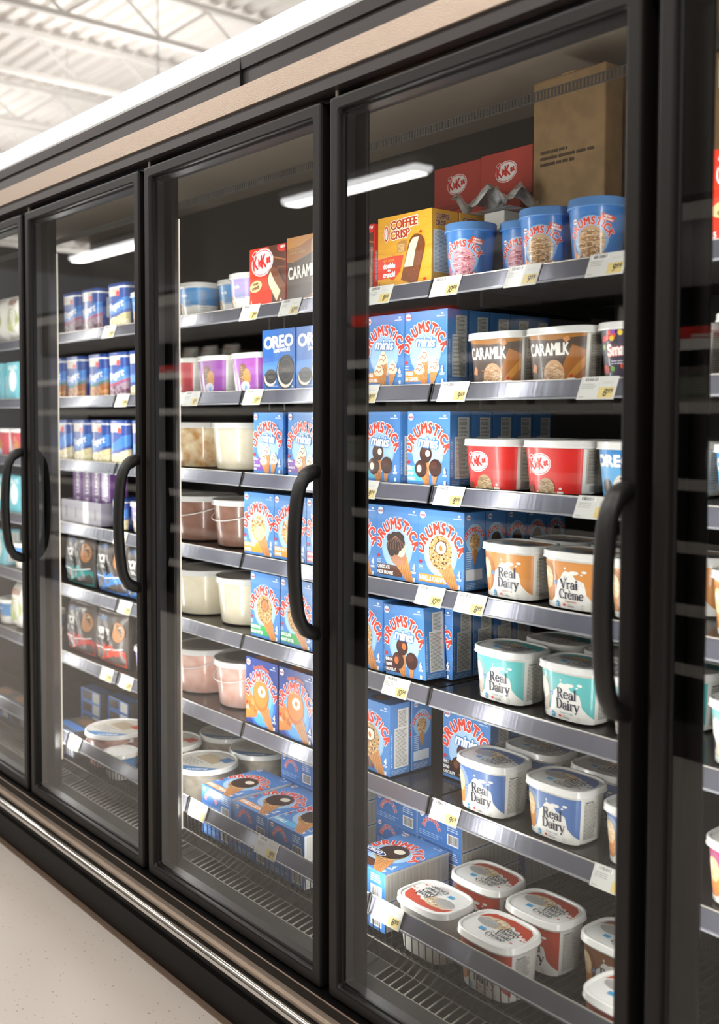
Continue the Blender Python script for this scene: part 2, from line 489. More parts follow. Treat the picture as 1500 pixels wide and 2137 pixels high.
def stick_box(kind, W, H):
    A = Art(); mini = kind.startswith('mini'); sp = kind == 'special'
    bg = '#1d3f8f' if sp else BLUE
    A.rect(0, 0, W, H, bg)
    if sp:
        A.ell(W*.5, H*.40, W*.45, H*.46, '#2b6fc9', 30); A.ell(W*.5, H*.40, W*.38, H*.40, '#53a3e6', 30)
    cx, cy = W*.49, H*.47
    r0 = W*.37
    if not sp: A.ell(cx, cy-H*.02, r0, r0*1.02, LBLUE, 36)
    A.ell(cx, cy-H*.02, r0*.9, r0*.92, '#a9cdee' if not sp else '#7fc0ee', 36)
    small_caps_arc(A, W*.5, H*.37, W*.58)
    band = {'caramelnut': ('#e8963c', ['VANILLA CARAMEL']), 'fudge': ('#5b3424', ['CHOCOLATE', 'FUDGE BROWNIE']), 'salty': ('#e9a03c', ['SWEET & SALTY', 'CARAMEL']),
            'peanut': ('#3ba35a', ['CHOCOLATE', 'PEANUT BUTTER']), 'strawberry': ('#d8455a', ['STRAWBERRY', 'CHEESECAKE']), 'brownie': ('#5b3424', ['TRIPLE', 'CHOCOLATE']), 'vanilla': ('#58b6e2', ['VANILLA']),
            'mini_caramel': ('#e8963c', ['VANILLE', 'AU CARAMEL']), 'mini_dip': ('#5fc0e4', ['SIMPLY', 'DIPPED', 'VANILLA']), 'mini_choc': ('#4a2420', ['SIMPLEMENT', 'TREMPE', 'CHOCOLAT']),
            'mini_simply': ('#33241f', ['SIMPLY', 'DIPPED', 'CHOCOLATE']), 'mini_swirl': ('#7d4aa8', ['VANILLA', '&', 'CHOCOLATE', 'SWIRL']), 'special': ('#ef8a3a', ['Toffee', 'Graham'])}[kind]
    if not sp:
        tall = H*(.105 if len(band[1]) == 1 else .15 if len(band[1]) == 2 else .21)
        wd = W*(.62 if not mini else .42)
        y0 = H*.045
        A.rect(0, y0, wd, y0+tall, band[0])
        n = len(band[1]); hh = tall/n*.6
        for i, t in enumerate(band[1]):
            A.text(t, W*.02, y0+tall-(i+1)*tall/n+hh*.35, hh, '#ffffff', bold=hh*.05, sx=.62, align='l')
    if not mini:
        bx, by = W*.49, H*.46
        if sp:
            A.poly([(0, H*.06), (W*.34, H*.12), (W*.4, H*.3), (W*.1, H*.52), (0, H*.45)], '#d98438')
            for i in range(5): A.poly([(W*(.03+.07*i), H*(.2+.05*(i % 3))), (W*(.13+.07*i), H*(.17+.05*(i % 3))), (W*(.16+.07*i), H*(.26+.05*(i % 3))), (W*(.05+.07*i), H*(.29+.05*(i % 3)))], '#c06a24' if i % 2 else '#e09a50')
        waffle(A, (W*.43, H*.24), (W*.73, H*.33), (W*.90, -.001), (W*.74, -.001))
        if kind in ('caramelnut', 'peanut', 'brownie', 'vanilla', 'strawberry'):
            A.ell(bx, by-.002, W*.255, H*.225, '#c79a63', 30)
            speck(A, bx, by-.002, W*.255, H*.225, ['#e6c592', '#f1dcb4', '#5a3a26', '#caa06a', '#8a5c38', '#d9b27c'], 230, W*.016, 3)
            A.ell(bx+W*.02, by+H*.06, W*.13, H*.095, '#5d3a27', 20, rot=15); A.ell(bx+W*.02, by+H*.055, W*.115, H*.083, '#f3eadb' if kind != 'peanut' else '#b98062', 20, rot=15)
            A.ell(bx+W*.02, by+H*.05, W*.035, H*.04, '#cf7a2e', 12, rot=20)
        elif kind == 'fudge':
            A.ell(bx+W*.03, by-.02, W*.20, H*.15, '#b98468', 26); A.ell(bx+W*.10, by-.004, W*.12, H*.12, '#e9d5bd', 20)
            for dx, dy in ((-.16, .08), (-.12, .02), (-.17, -.05), (-.05, .13), (.04, .14), (.1, .1), (.02, .04), (-.06, -.05), (.06, -.03), (-.13, -.12), (.12, .02), (-.02, -.1)):
                A.ell(bx+W*dx, by+W*dy+.004, W*.09, W*.075, '#3d2d28', 14, same=False, rot=dx*400)
            for i in range(7): A.line([(bx-W*.02, by+H*.14), (bx+W*(-.2+.06*i), by+H*.04), (bx+W*(-.22+.07*i), by-H*.05)], .0009, '#b98a72', same=i > 0)
        elif kind == 'salty':
            scoop(A, bx, by-.004, W*.24, H*.21, '#dcae78', ['#c08a4c', '#efd3a8'], 4); A.ell(bx+W*.05, by-H*.09, W*.18, H*.11, '#e8c79c', 20)
            speck(A, bx, by+H*.08, W*.2, H*.12, ['#efe0c4', '#8a5a34', '#b9803f', '#f7ecd6'], 60, W*.022, 9)
        elif sp:
            A.ell(bx, by+.002, W*.25, H*.24, '#c9702a', 30); A.ell(bx+W*.0, by+.006, W*.22, H*.205, '#d9863a', 28)
            A.ell(bx+W*.03, by+H*.07, W*.12, H*.085, '#f4ead8', 20); A.ell(bx+W*.03, by+H*.07, W*.04, H*.035, '#d07a34', 12)
    else:
        def mini_cone(x, y, tx, dip):
            if dip:
                waffle(A, (x-W*.07, y-H*.02), (x+W*.08, y-H*.02), (x+tx+W*.03, -.0005), (x+tx-W*.03, -.0005), n=4)
                A.ell(x, y, W*.145, H*.12, '#3b1f18', 24); A.ell(x-W*.03, y+H*.035, W*.08, H*.05, '#542e22', 16)
            else:
                waffle(A, (x-W*.11, y-H*.01), (x+W*.11, y-H*.01), (x+tx+W*.03, -.0005), (x+tx-W*.03, -.0005), n=4)
                A.ell(x, y, W*.125, H*.06, '#efe0c2', 18); A.ell(x, y+H*.05, W*.10, H*.05, '#f6ecd6', 18); A.ell(x, y+H*.095, W*.055, H*.04, '#efe0c2', 14)
                col = '#b5641f' if kind == 'mini_caramel' else '#5a3526'
                A.line([(x-W*.1, y), (x-W*.04, y+H*.03), (x+W*.01, y-H*.01), (x+W*.07, y+H*.035), (x+W*.05, y+H*.07), (x-W*.03, y+H*.075)], .002, col)
        dip = kind in ('mini_dip', 'mini_choc', 'mini_simply')
        inn = {'mini_dip': '#f2ead9', 'mini_choc': '#c4703c', 'mini_simply': '#7a4a30'}.get(kind)
        if dip:
            mini_cone(W*.45, H*.42, W*.05, 1); A.ell(W*.50, H*.43, W*.055, H*.048, inn, 14)
            mini_cone(W*.34, H*.22, W*.12, 1); A.ell(W*.30, H*.22, W*.055, H*.052, inn, 14); mini_cone(W*.68, H*.24, W*-.02, 1)
        else:
            mini_cone(W*.47, H*.36, W*.04, 0); mini_cone(W*.36, H*.20, W*.1, 0); mini_cone(W*.72, H*.22, W*-.05, 0)
    stick_title(A, W*.505, H*.37 if not mini else H*.385, W*.395, W*.168)
    if mini:
        A.text('minis', W*.5, H*.515, W*.17, '#ffffff', bold=W*.008, sx=.95, rot=-4, skew=.15, outline=('#3f7fc8', .0032))
    if sp: A.text('Special Edition', W*.5, H*.36, W*.07, '#f0763a', bold=.0003, sx=.8, arc=(W*.62, 90))
    oval_logo(A, W*.10, H*.925, W*.065)
    A.rect(W*.88, H*.93, W*.93, H*.955, '#e9f1fa'); A.lines(W*.78, H*.895, W*.97, H*.92, 1, '#dbe8f6', .5)
    maple(A, W*.055, H*.30, W*.07); A.lines(W*.02, H*.21, W*.12, H*.265, 3, '#dbe8f6', .4, seg=3)
    A.text('4' if not mini else '6', W*.91, H*.165, W*.10, '#ffffff', bold=W*.006, sx=.8)
    A.lines(W*.86, H*.12, W*.97, H*.155, 2, '#ffffff', .5, seg=3); A.rect(W*.89, H*.02, W*.94, H*.07, '#dfeaf6')
    return A
def side_nutri(D, H, bg=BLUE, seed=1):
    A = Art(); A.rect(0, 0, D, H, bg); A.rect(D*.24, H*.10, D*.92, H*.66, '#e9e7e1'); A.rect(D*.40, H*.64, D*.92, H*.92, '#e9e7e1')
    A.lines(D*.28, H*.12, D*.88, H*.64, 30, '#77736d', .42, seed, 5); A.lines(D*.44, H*.67, D*.88, H*.9, 13, '#77736d', .42, seed+4, 4)
    A.lines(D*.06, H*.12, D*.14, H*.6, 22, '#bcd2ea', .5, seed+2, 2); A.lines(D*.1, H*.02, D*.9, H*.08, 3, '#bcd2ea', .4, seed+3)
    return A
def side_cone(D, H, dark=False):
    A = Art(); A.rect(0, 0, D, H, BLUE); A.ell(D*.5, H*.66, D*.42, D*.5, LBLUE, 24)
    waffle(A, (D*.34, H*.55), (D*.66, H*.55), (D*.56, H*.33), (D*.46, H*.33), n=4)
    A.ell(D*.5, H*.62, D*.24, H*.11, '#c79a63' if not dark else '#3d2d28', 20)
    if not dark: speck(A, D*.5, H*.62, D*.24, H*.11, ['#e6c592', '#f1dcb4', '#5a3a26', '#8a5c38'], 70, D*.028, 5)
    stick_title(A, D*.5, H*.60, D*.40, D*.15, ol=.0012); oval_logo(A, D*.2, H*.93, D*.1)
    A.lines(D*.1, H*.28, D*.4, H*.5, 8, '#cfe0f2', .4, 3, 2); A.rect(D*.08, H*.13, D*.86, H*.27, '#e4edf6'); A.lines(D*.1, H*.02, D*.9, H*.10, 4, '#cfe0f2', .4, 6)
    return A
def end_panel(W, H):
    A = Art(); A.rect(0, 0, W, H, '#3a73b8'); stick_title(A, W*.32, H*.38, W*.15, W*.065, ol=.0012); oval_logo(A, W*.1, H*.85, W*.045)
    A.barcode(W*.68, H*.12, W*.93, H*.5, seed=3); A.lines(W*.68, H*.6, W*.95, H*.9, 4, '#cfe0f2', .4, 2, 3); A.lines(W*.05, H*.1, W*.6, H*.3, 3, '#a9c6e6', .35, 4)
    return A
def plain_text_side(D, H, bg, seed=2, col='#8a867e'):
    A = Art(); A.rect(0, 0, D, H, bg); A.rect(D*.12, H*.08, D*.9, H*.78, '#e2dfd8'); A.lines(D*.16, H*.1, D*.86, H*.76, 34, col, .42, seed, 5)
    return A
def bar(A, x0, y0, x1, y1, wd, base='#7a4527', cols=('#a5673c', '#5a2f1a', '#92552f'), bite='#ead9bd', seed=1, flip=False):
    dx, dy = x1-x0, y1-y0; L = math.hypot(dx, dy); dx, dy = dx/L, dy/L; nx, ny = -dy, dx
    pts = [(x0+nx*wd, y0+ny*wd), (x0-nx*wd, y0-ny*wd)]
    e = [(x1+(-nx*math.cos(t)+dx*math.sin(t))*wd, y1+(-ny*math.cos(t)+dy*math.sin(t))*wd) for t in [math.pi*i/8 for i in range(9)]]
    A.poly(pts+e, base)
    m = ((x0+x1)/2, (y0+y1)/2)
    rg = random.Random(seed); A.layer += 1
    for i in range(90):
        t = rg.random()*L*1.05; q = (rg.random()*2-1)*wd*.85; x, y = x0+dx*t+nx*q, y0+dy*t+ny*q; s_ = wd*.05*(.5+rg.random())
        A.raw([[(x-s_, y-s_*.4), (x+s_, y-s_), (x+s_*.4, y+s_)]], rg.choice(cols), same=True)
    e = [(x1-dx*wd*2.0+nx*wd*.95, y1-dy*wd*2.0+ny*wd*.95), (x1-dx*wd*1.7-nx*wd*.1, y1-dy*wd*1.7-ny*wd*.1), (x1-dx*wd*.4, y1-dy*wd*.4), (x1+dx*wd*.8-nx*wd*.1, y1+dy*wd*.8-ny*wd*.1), (x1+dx*wd*.55+nx*wd*.6, y1+dy*wd*.55+ny*wd*.6), (x1+nx*wd*.85, y1+ny*wd*.85)]
    A.poly(e, bite)
def coffee_box(W, H):
    A = Art(); A.rect(0, 0, W, H, '#e8aa35')
    for i in range(9): A.line([(W*(j/10), H*(.08+.1*i)+.004*math.sin(j*1.3+i*2)) for j in range(11)], .0012, '#d99a2a', same=i > 0)
    for t, y in (('COFFEE', H*.80), ('CRISP', H*.66)):
        A.text(t, W*.25, y, W*.105, '#5b2a1c', bold=.0006, sx=1.02, rot=2, align='l', outline=('#f7efe0', .0028), track=.07)
        A.text(t, W*.247, y+.0008, W*.098, '#cf4a22', bold=.0004, sx=1.06, rot=2, align='l', track=.08)
    A.ell(W*.17, H*.76, W*.05, H*.12, '#f7efe0', 20); A.ell(W*.17, H*.76, W*.04, H*.11, '#cf4a22', 20); A.ell(W*.17, H*.76, W*.026, H*.085, '#f0e4dc', 16)
    maple(A, W*.81, H*.70, W*.05, '#cf4a22')
    A.poly([(W*.38, H*.60), (W*.46, H*.63), (W*.56, H*.62), (W*.55, H*.47), (W*.38, H*.46)], '#b98448'); A.rect(W*.39, H*.47, W*.51, H*.58, '#dcb77c'); A.lines(W*.395, H*.475, W*.505, H*.575, 5, '#9c6c38', .3, 3)
    speck(A, W*.34, H*.43, W*.06, H*.02, ['#8a5a2c'], 7, .0016, 2)
    A.poly([(0, H*.41), (W*.34, H*.43), (W*.5, H*.42), (W*.43, H*.2), (W*.30, H*.09), (W*.22, H*.13), (0, H*.12)], '#e2432c')
    A.text('NEW RECIPE', W*.22, H*.36, W*.03, '#f0c040', sx=.9)
    A.text('double', W*.23, H*.27, W*.062, '#ffffff', bold=.0011, sx=.95); A.text('the', W*.23, H*.225, W*.03, '#ffffff', bold=.0005); A.text('crunch!', W*.23, H*.145, W*.062, '#ffffff', bold=.0011, sx=.88)
    bar(A, W*.60, H*.03, W*.74, H*.52, W*.15)
    A.text('5', W*.03, H*.03, W*.05, '#3a241a', bold=.0003, align='l'); A.lines(W*.07, H*.03, W*.16, H*.055, 1, '#a5763a', .6); maple(A, W*.89, H*.05, W*.04)
    return A
def coffee_side(D, H):
    A = Art(); A.rect(0, 0, D, H, '#e3a430'); A.text('COFFEE', D*.14, H*.87, D*.13, '#7a2f1c', bold=.0006, sx=.85, align='l', outline=('#f7efe0', .0012)); A.text('CRISP', D*.14, H*.78, D*.13, '#7a2f1c', bold=.0006, sx=.85, align='l', outline=('#f7efe0', .0012))
    A.rect(D*.08, H*.14, D*.92, H*.72, '#e2ddd0'); A.lines(D*.12, H*.15, D*.88, H*.7, 30, '#8f897c', .42, 5)
    return A
def kk_logo(A, cx, cy, s_, rot=0):
    A.ell(cx, cy, s_*1.06, s_*.76, '#ffffff', 32, rot=8+rot); A.ell(cx, cy, s_*1.0, s_*.70, '#e02a24', 32, rot=8+rot); A.ell(cx, cy, s_*.95, s_*.65, '#ffffff', 32, rot=8+rot)
    A.text('K', cx-s_*.62, cy-s_*.36, s_*.74, '#df2621', bold=s_*.04, sx=.72, rot=8); A.text('it', cx-s_*.20, cy-s_*.22, s_*.48, '#df2621', bold=s_*.04, sx=.8, rot=8)
    A.text('K', cx+s_*.20, cy-s_*.30, s_*.74, '#df2621', bold=s_*.04, sx=.72, rot=8); A.text('at', cx+s_*.64, cy-s_*.06, s_*.42, '#df2621', bold=s_*.04, sx=.72, rot=8)
    A.ell(cx-s_*.75, cy+s_*.55, s_*.26, s_*.12, '#ffffff', 14, rot=25); A.ell(cx-s_*.75, cy+s_*.55, s_*.22, s_*.09, '#df2621', 14, rot=25)
def kk_box(W, H):
    A = Art(); A.rect(0, 0, W, H, '#e2391f'); A.poly([(W*.52, H), (W*.5, H*.75), (W*.6, H*.45), (W*.62, 0), (W, 0), (W, H)], '#5a2f1e')
    A.line([(W*.5, H*.99), (W*.66, H*.8), (W*.98, H*.72)], .004, '#b9713a'); A.line([(W*.6, H*.5), (W*.8, H*.62), (W, H*.6)], .003, '#a05c30')
    kk_logo(A, W*.36, H*.74, W*.28); bar(A, W*.95, H*.05, W*.66, H*.44, W*.17, bite='#e9d6b4', seed=4)
    A.ell(W*.19, H*.34, W*.17, H*.10, '#e6c48c', 20, rot=8); A.text('double', W*.19, H*.37, W*.04, '#5a2f1e', bold=.0004, rot=8, sx=.9); A.text('crunch!', W*.19, H*.29, W*.055, '#5a2f1e', bold=.0007, rot=8, sx=.85)
    A.ell(W*.93, H*.94, W*.16, W*.07, '#d8352a', 16); A.text('NEW', W*.93, H*.925, W*.04, '#ffffff', bold=.0004); A.text('5', W*.05, H*.03, W*.06, '#ffffff', bold=.0004, align='l'); maple(A, W*.87, H*.05, W*.05, '#ffffff')
    return A
def kk_carton_art(W, H):
    A = Art(); A.rect(0, 0, W, H, '#c0453a'); kk_logo(A, W*.5, H*.55, W*.2); A.rect(0, 0, W, H*.12, '#a83a30')
    return A
def caram_box(W, H):
    A = Art(); A.rect(0, 0, W, H, '#4a3529')
    A.poly([(0, H), (W, H), (W, H*.84), (W*.5, H*.68), (W*.15, H*.6), (0, H*.62)], '#a4682f'); A.poly([(0, H), (W*.8, H), (W*.3, H*.84), (0, H*.82)], '#c98a3f'); A.poly([(W, 0), (W, H*.2), (W*.5, H*.06), (W*.3, 0)], '#8a5526')
    A.text('FILLED WITH A', W*.06, H*.78, W*.035, '#caa86c', align='l', sx=.9); A.text('CARAMEL CENTRE', W*.06, H*.73, W*.035, '#caa86c', align='l', sx=.9)
    A.text('CARAMILK', W*.05, H*.34, W*.17, '#f5f1e6', bold=.0012, sx=.62, rot=2, align='l'); scoop(A, W*.86, H*.62, W*.12, H*.12, '#e9d5b3', ['#c9a87a'], 3)
    return A
def oreo_box(W, H):
    A = Art(); A.rect(0, 0, W, H, '#2368b8'); A.poly([(0, H*.45), (W, H*.5), (W, H*.25), (0, H*.2)], '#3f86d2')
    A.text('OREO', W*.5, H*.70, W*.2, '#ffffff', bold=.0022, sx=1.15, rot=2, outline=('#1b3f80', .0032), track=.07)
    A.text('SANDWICHES', W*.6, H*.62, W*.06, '#ffffff', bold=.0005, rot=2, sx=.9)
    for x, y, rx, ry in ((W*.25, H*.2, W*.19, W*.15), (W*.72, H*.3, W*.26, W*.30)):
        A.ell(x-W*.02, y-.004, rx, ry, '#16120f', 28); A.ell(x-W*.0, y-.002, rx*.96, ry*.94, '#e8e0d4', 28)
        A.ell(x+W*.015, y+.004, rx*.93, ry*.88, '#2c2825', 28); A.ell(x+W*.015, y+.004, rx*.7, ry*.66, '#4a4440', 24); A.ell(x+W*.015, y+.004, rx*.62, ry*.58, '#2c2825', 24)
        A.text('OREO', x+W*.015, y-.002, rx*.28, '#6a625a', bold=.0004, sx=.9)
    maple(A, W*.93, H*.04, W*.05, '#ffffff'); A.lines(W*.3, H*.05, W*.5, H*.07, 1, '#cfe0f2', .5)
    return A
def tub_real(base, dark, sub, french=False, cup=False, sc_=('#f0cf9c', ['#d9a866', '#fbf1dc'])):
    """label of the cream tubs, u from the middle of the front, v up"""
    A = Art(); H = .098
    A.rect(-.072, .002, .073, H, base); A.ell(-.05, .05, .026, .045, dark, 20)
    sp = [(-.073, .0015), (-.073, .012), (-.050, .012), (-.036, .022), (-.030, .040), (-.026, .058), (-.018, .064), (-.012, .074), (-.006, .079), (.004, .077), (.010, .080), (.024, .080), (.028, .077), (.022, .073), (.014, .072), (.020, .064), (.030, .062), (.040, .058), (.043, .048), (.046, .034), (.058, .022), (.073, .012), (.0735, .0015)]
    A.poly(sp, '#f4f2ec')
    for x, y, a, b in ((.040, .080, .006, .0028), (.034, .074, .0028, .0018), (-.006, .084, .0022, .0026)): A.ell(x, y, a, b, '#f4f2ec', 12)
    # picture at the left
    if cup:
        A.ell(-.053, .050, .016, .034, '#e9e0d2', 24); A.poly([(-.068, .046), (-.038, .046), (-.043, .014), (-.062, .014)], '#cfc2b6'); scoop(A, -.053, .058, .013, .019, '#f2ece0', ['#d9cdb8', '#ffffff'], 7, 14)
        A.ell(-.0685, .036, .012, .015, '#26253c', 20)
    else:
        waffle(A, (-.069, .052), (-.036, .050), (-.044, .014), (-.060, .013), '#dd9a58', '#b36d32', 5)
        scoop(A, -.054, .062, .016, .023, sc_[0], sc_[1], 7, 20); A.ell(-.059, .071, .006, .008, '#fbf1dc', 12)
    A.ell(-.031, .053, .005, .0045, '#5d86bd', 14); A.text('Nestlé', -.031, .0515, .0022, '#ffffff', sx=.8)
    n = '#28263c'
    if not french:
        A.text('Real', .009, .047, .0205, n, serif=True, sx=.96, bold=.0004); A.text('Dairy', .011, .0245, .0205, n, serif=True, sx=.94, bold=.0004)
    else:
        A.text('La', -.004, .062, .007, n, serif=True); A.text('Vrai', .004, .043, .019, n, serif=True, bold=.0004); A.text('Crème', .009, .022, .019, n, serif=True, sx=.86, bold=.0004)
    A.text(sub, .008, .0150, .0040, dark, bold=.0001, sx=.95)
    A.rect(-.033, .004, -.024, .014, '#4aa3d6'); A.rect(-.030, .014, -.027, .017, '#4aa3d6'); A.lines(-.032, .006, -.025, .012, 2, '#ffffff', .4)
    maple(A, -.009, .0085, .007); A.text('CANADA', .008, .006, .0030, '#55504c', bold=.0001); A.lines(.0, .0105, .014, .0125, 1, '#b5afa8', .5)
    A.line([(.036, .004), (.036, .012), (.042, .012), (.042, .004), (.036, .004)], .0005, '#8a857e')
    A.lines(-.066, .004, -.048, .010, 3, '#7a8a8a', .35, 3, 3)
    # nutrition text on the right-hand side
    A.text('Nutrition Facts', .082, .090, .0030, '#3a3835', bold=.0002, align='l', sx=.8); A.lines(.080, .012, .118, .088, 26, '#8a867f', .4, 8, 5)
    return A
def lid_real(col):
    A = Art()
    A.poly([(-.063, .012), (-.058, .030), (-.045, .041), (0, .046), (.045, .041), (.058, .030), (.0655, .006), (.060, .004), (.057, .010), (.050, .006), (.047, .014), (.040, .012), (.034, .020), (.026, .017), (.016, .026), (.0, .024), (-.02, .030), (-.045, .026)], col)
    for x, y in ((.056, -.002), (.044, .004), (.063, -.001)): A.ell(x, y, .0026, .002, col, 10)
    A.ell(-.020, .012, .034, .019, '#d3bd9c', 26, rot=4); speck(A, -.012, .015, .024, .013, ['#efe0c6', '#b58f5f', '#8f6a42', '#f8efdc', '#cdb08a'], 60, .0022, 3)
    A.ell(-.032, .005, .026, .014, '#b4b2af', 24, rot=-6)
    for i in range(11): A.line([(-.055+i*.0046, .012-abs(i-5)*.0006), (-.052+i*.0044, -.002-.007*math.sin(math.pi*(i+.5)/11))], .0011, '#85837f', same=i > 0)
    n = '#2c2a33'
    for t, y, x in (('Real', .004, .026), ('Dairy', -.008, .024)): A.text(t, x, y, .0125, n, serif=True, sx=1.1, skew=.1, bold=.0002)
    A.text('La', .000, -.018, .006, n, serif=True); A.text('Vraie', .024, -.021, .0122, n, serif=True, sx=1.05, skew=.1, bold=.0002); A.text('Crème', .016, -.033, .0122, n, serif=True, sx=1.0, skew=.1, bold=.0002)
    A.text('Maple Walnut', .012, -.039, .0036, '#b5653c', sx=.9); A.rect(-.030, -.026, -.016, -.016, '#4aa3d6'); maple(A, .052, -.024, .0055)
    return A
def tub_caram():
    A = Art(); A.rect(-.078, .0, .078, .098, '#55453c')
    A.poly([(.078, 0), (.078, .06), (.05, .072), (.03, .035), (.015, .0)], '#a5672e'); A.poly([(.05, 0), (.078, .03), (.078, .05), (.03, .0)], '#c98a3f'); A.poly([(-.078, .098), (.078, .098), (.078, .088), (0, .082), (-.078, .088)], '#a8702f')
    A.text('CARAMILK', -.010, .052, .024, '#f7f4ea', bold=.0012, sx=.62, outline=('#3d2f28', .0006))
    scoop(A, .004, .012, .028, .030, '#cfa379', ['#a97a4c', '#e6c79e'], 5, 34); speck(A, .004, -.002, .036, .010, ['#cfa379', '#e6c79e', '#a97a4c'], 40, .003, 6)
    A.poly([(-.062, .020), (-.05, .036), (-.042, .030), (-.045, .016)], '#c98a5c'); A.poly([(.028, .084), (.040, .090), (.046, .082), (.036, .076)], '#c98a5c')
    A.rect(.040, .001, .058, .004, '#ffffff'); maple(A, .049, .008, .0075)
    A.rect(.086, .0, .122, .092, '#9b948b'); A.lines(.089, .002, .119, .09, 28, '#3d3a36', .45, 8, 5); A.rect(.122, 0, .15, .098, '#2f2723')
    return A
def tub_kk():
    A = Art(); A.rect(-.078, 0, .078, .098, '#dd2c28'); kk_logo(A, -.026, .060, .030)
    scoop(A, -.008, .008, .023, .024, '#b79a72', ['#8a6b48', '#d9c39c'], 8, 30); speck(A, -.008, .0, .030, .010, ['#b79a72', '#e6d5b0', '#8a6b48'], 40, .003, 4)
    A.poly([(-.062, .0), (-.044, .004), (-.046, .016), (-.064, .012)], '#7a4527'); maple(A, .030, .010, .007, '#ffffff'); A.rect(.022, .001, .038, .005, '#ffffff'); A.line([(-.066, .012), (-.05, .03)], .0012, '#f0b0a0')
    A.rect(.086, .022, .122, .092, '#b5aea4'); A.lines(.089, .024, .119, .09, 22, '#4d4a46', .45, 8, 5); A.barcode(.094, .002, .116, .020)
    return A
def tub_oreo():
    A = Art(); A.rect(-.078, 0, .078, .098, '#3a8fd6'); A.ell(-.05, .03, .05, .04, '#66b2e8', 20)
    A.text('OREO', -.030, .062, .021, '#ffffff', bold=.0022, sx=1.1, outline=('#1d3f86', .0024)); scoop(A, -.008, .018, .026, .028, '#e9e4da', ['#3a3531', '#c9c2b8'], 3, 34); speck(A, -.008, .018, .026, .026, ['#2c2825', '#45403b'], 26, .003, 5)
    A.ell(-.048, .022, .013, .015, '#1c1816', 20); A.ell(-.048, .022, .009, .011, '#37322e', 16); A.rect(.086, .01, .122, .092, '#c9d6e2'); A.lines(.089, .012, .119, .09, 24, '#56606c', .45, 8, 5)
    return A
def tub_smart():
    A = Art(); A.rect(-.078, 0, .078, .098, '#3b3348')
    rg = random.Random(4)
    for i in range(16): A.ell(-.072+rg.random()*.14, .01+rg.random()*.085, .006, .0055, rg.choice(['#e9c531', '#4ba3dd', '#e2562c', '#7ab648', '#9a4ab0']), 12)
    A.text('Smarties', -.002, .046, .022, '#f6f0ea', bold=.0015, sx=.8, rot=3, outline=('#d8362c', .0026)); A.ell(-.052, .078, .012, .006, '#d8362c', 14, rot=20); A.ell(-.056, .018, .010, .009, '#c9342c', 14)
    A.lines(-.04, .026, .03, .036, 2, '#cfc8d6', .4); A.rect(.086, .01, .122, .092, '#9b948b'); A.lines(.089, .012, .119, .09, 24, '#3d3a36', .45, 8, 5)
    return A
def tub_swirl(base, ball, name=None):
    A = Art(); A.rect(-.078, 0, .078, .098, base); A.poly([(-.06, .098), (-.04, .0), (-.07, 0), (-.078, .03), (-.078, .098)], '#f0eef0'); A.poly([(-.03, .06), (-.016, .0), (-.03, 0)], '#ece8ee')
    scoop(A, .0, .050, .021, .030, ball, ['#6a4a34', '#e6c79e'], 4, 20); scoop(A, .018, .040, .018, .024, '#c9924f', ['#a0622f'], 5, 14); A.ell(.008, .014, .024, .014, '#e4dced', 20); A.rect(.004, .0, .018, .016, '#7fb4e0')
    A.rect(.080, .008, .122, .090, '#e7e5e1'); A.lines(.084, .012, .119, .088, 22, '#a7a39c', .45, 8, 5)
    if name: A.text(name, .0, .084, .008, '#ffffff', bold=.0004)
    return A
def pint_art(flav):
    A = Art(); A.rect(-.18, 0, .18, .1, '#4380c6'); bot = {'pink': '#d8585f', 'tan': '#e79a55'}[flav]
    A.ell(-.002, .046, .040, .042, '#8dbbe6', 30); A.poly([(-.046, .050), (-.040, .02), (-.030, .006), (.004, .0005), (-.046, .0005)], bot)
    b, sh = {'pink': ('#e6a0ab', ['#c96c80', '#f6d3d6', '#a84a5c']), 'tan': ('#cfa77c', ['#8f6238', '#f0dcb8', '#a8794a'])}[flav]
    scoop(A, -.001, .036, .030, .032, b, sh, 5, 60); speck(A, -.001, .012, .034, .010, [b]+sh, 44, .0034, 4)
    stick_title(A, -.001, .030, .040, .0145, 1.0, ol=.0018)
    A.poly([(.016, .080), (.044, .072), (.049, .083), (.021, .092)], '#e0532f'); A.text('NEW!', .032, .0825, .0042, '#ffffff', bold=.0003, rot=-15); A.text('NOUVEAU!', .033, .0765, .0036, '#ffffff', bold=.0003, rot=-15, sx=.8)
    oval_logo(A, -.036, .078, .006)
    return A
def scround_art(k):
    A = Art(); A.rect(-.2, 0, .2, .13, '#2b4a96'); top = '#cfc4bb'; A.rect(-.075, .105, .03, .13, top); A.ell(.018, .112, .013, .010, '#d8433a', 14)
    A.poly([(-.075, .060), (-.02, .070), (.03, .092), (.075, .100), (.075, .062), (.02, .045), (-.075, .036)], '#3f7fcb')
    st = {'berry': '#a33a5c', 'green': '#1f6d63', 'gold': '#33509c', 'blue': '#2b4a96'}[k]; A.poly([(-.075, .038), (.0, .044), (.075, .060), (.075, .052), (.0, .034), (-.075, .026)], st)
    b, s2 = {'berry': ('#a58a98', '#6a4458'), 'green': ('#a8683a', '#d99a5c'), 'gold': ('#d8c791', '#f0e6c0'), 'blue': ('#d9c9a0', '#f0e6c0')}[k]
    A.poly([(-.075, .0005), (-.075, .024), (.0, .032), (.075, .05), (.075, .0005)], b); speck(A, .0, .015, .07, .016, [b, s2], 40, .008, 4)
    if k != 'blue': A.text('Yogurt', .0, .060, .024, '#f4f4f8', bold=.0015, sx=.95, rot=10, skew=.25)
    A.rect(.09, .045, .15, .115, '#e3e3e6'); A.lines(.094, .048, .146, .112, 14, '#9aa0b0', .4, 3)
    return A
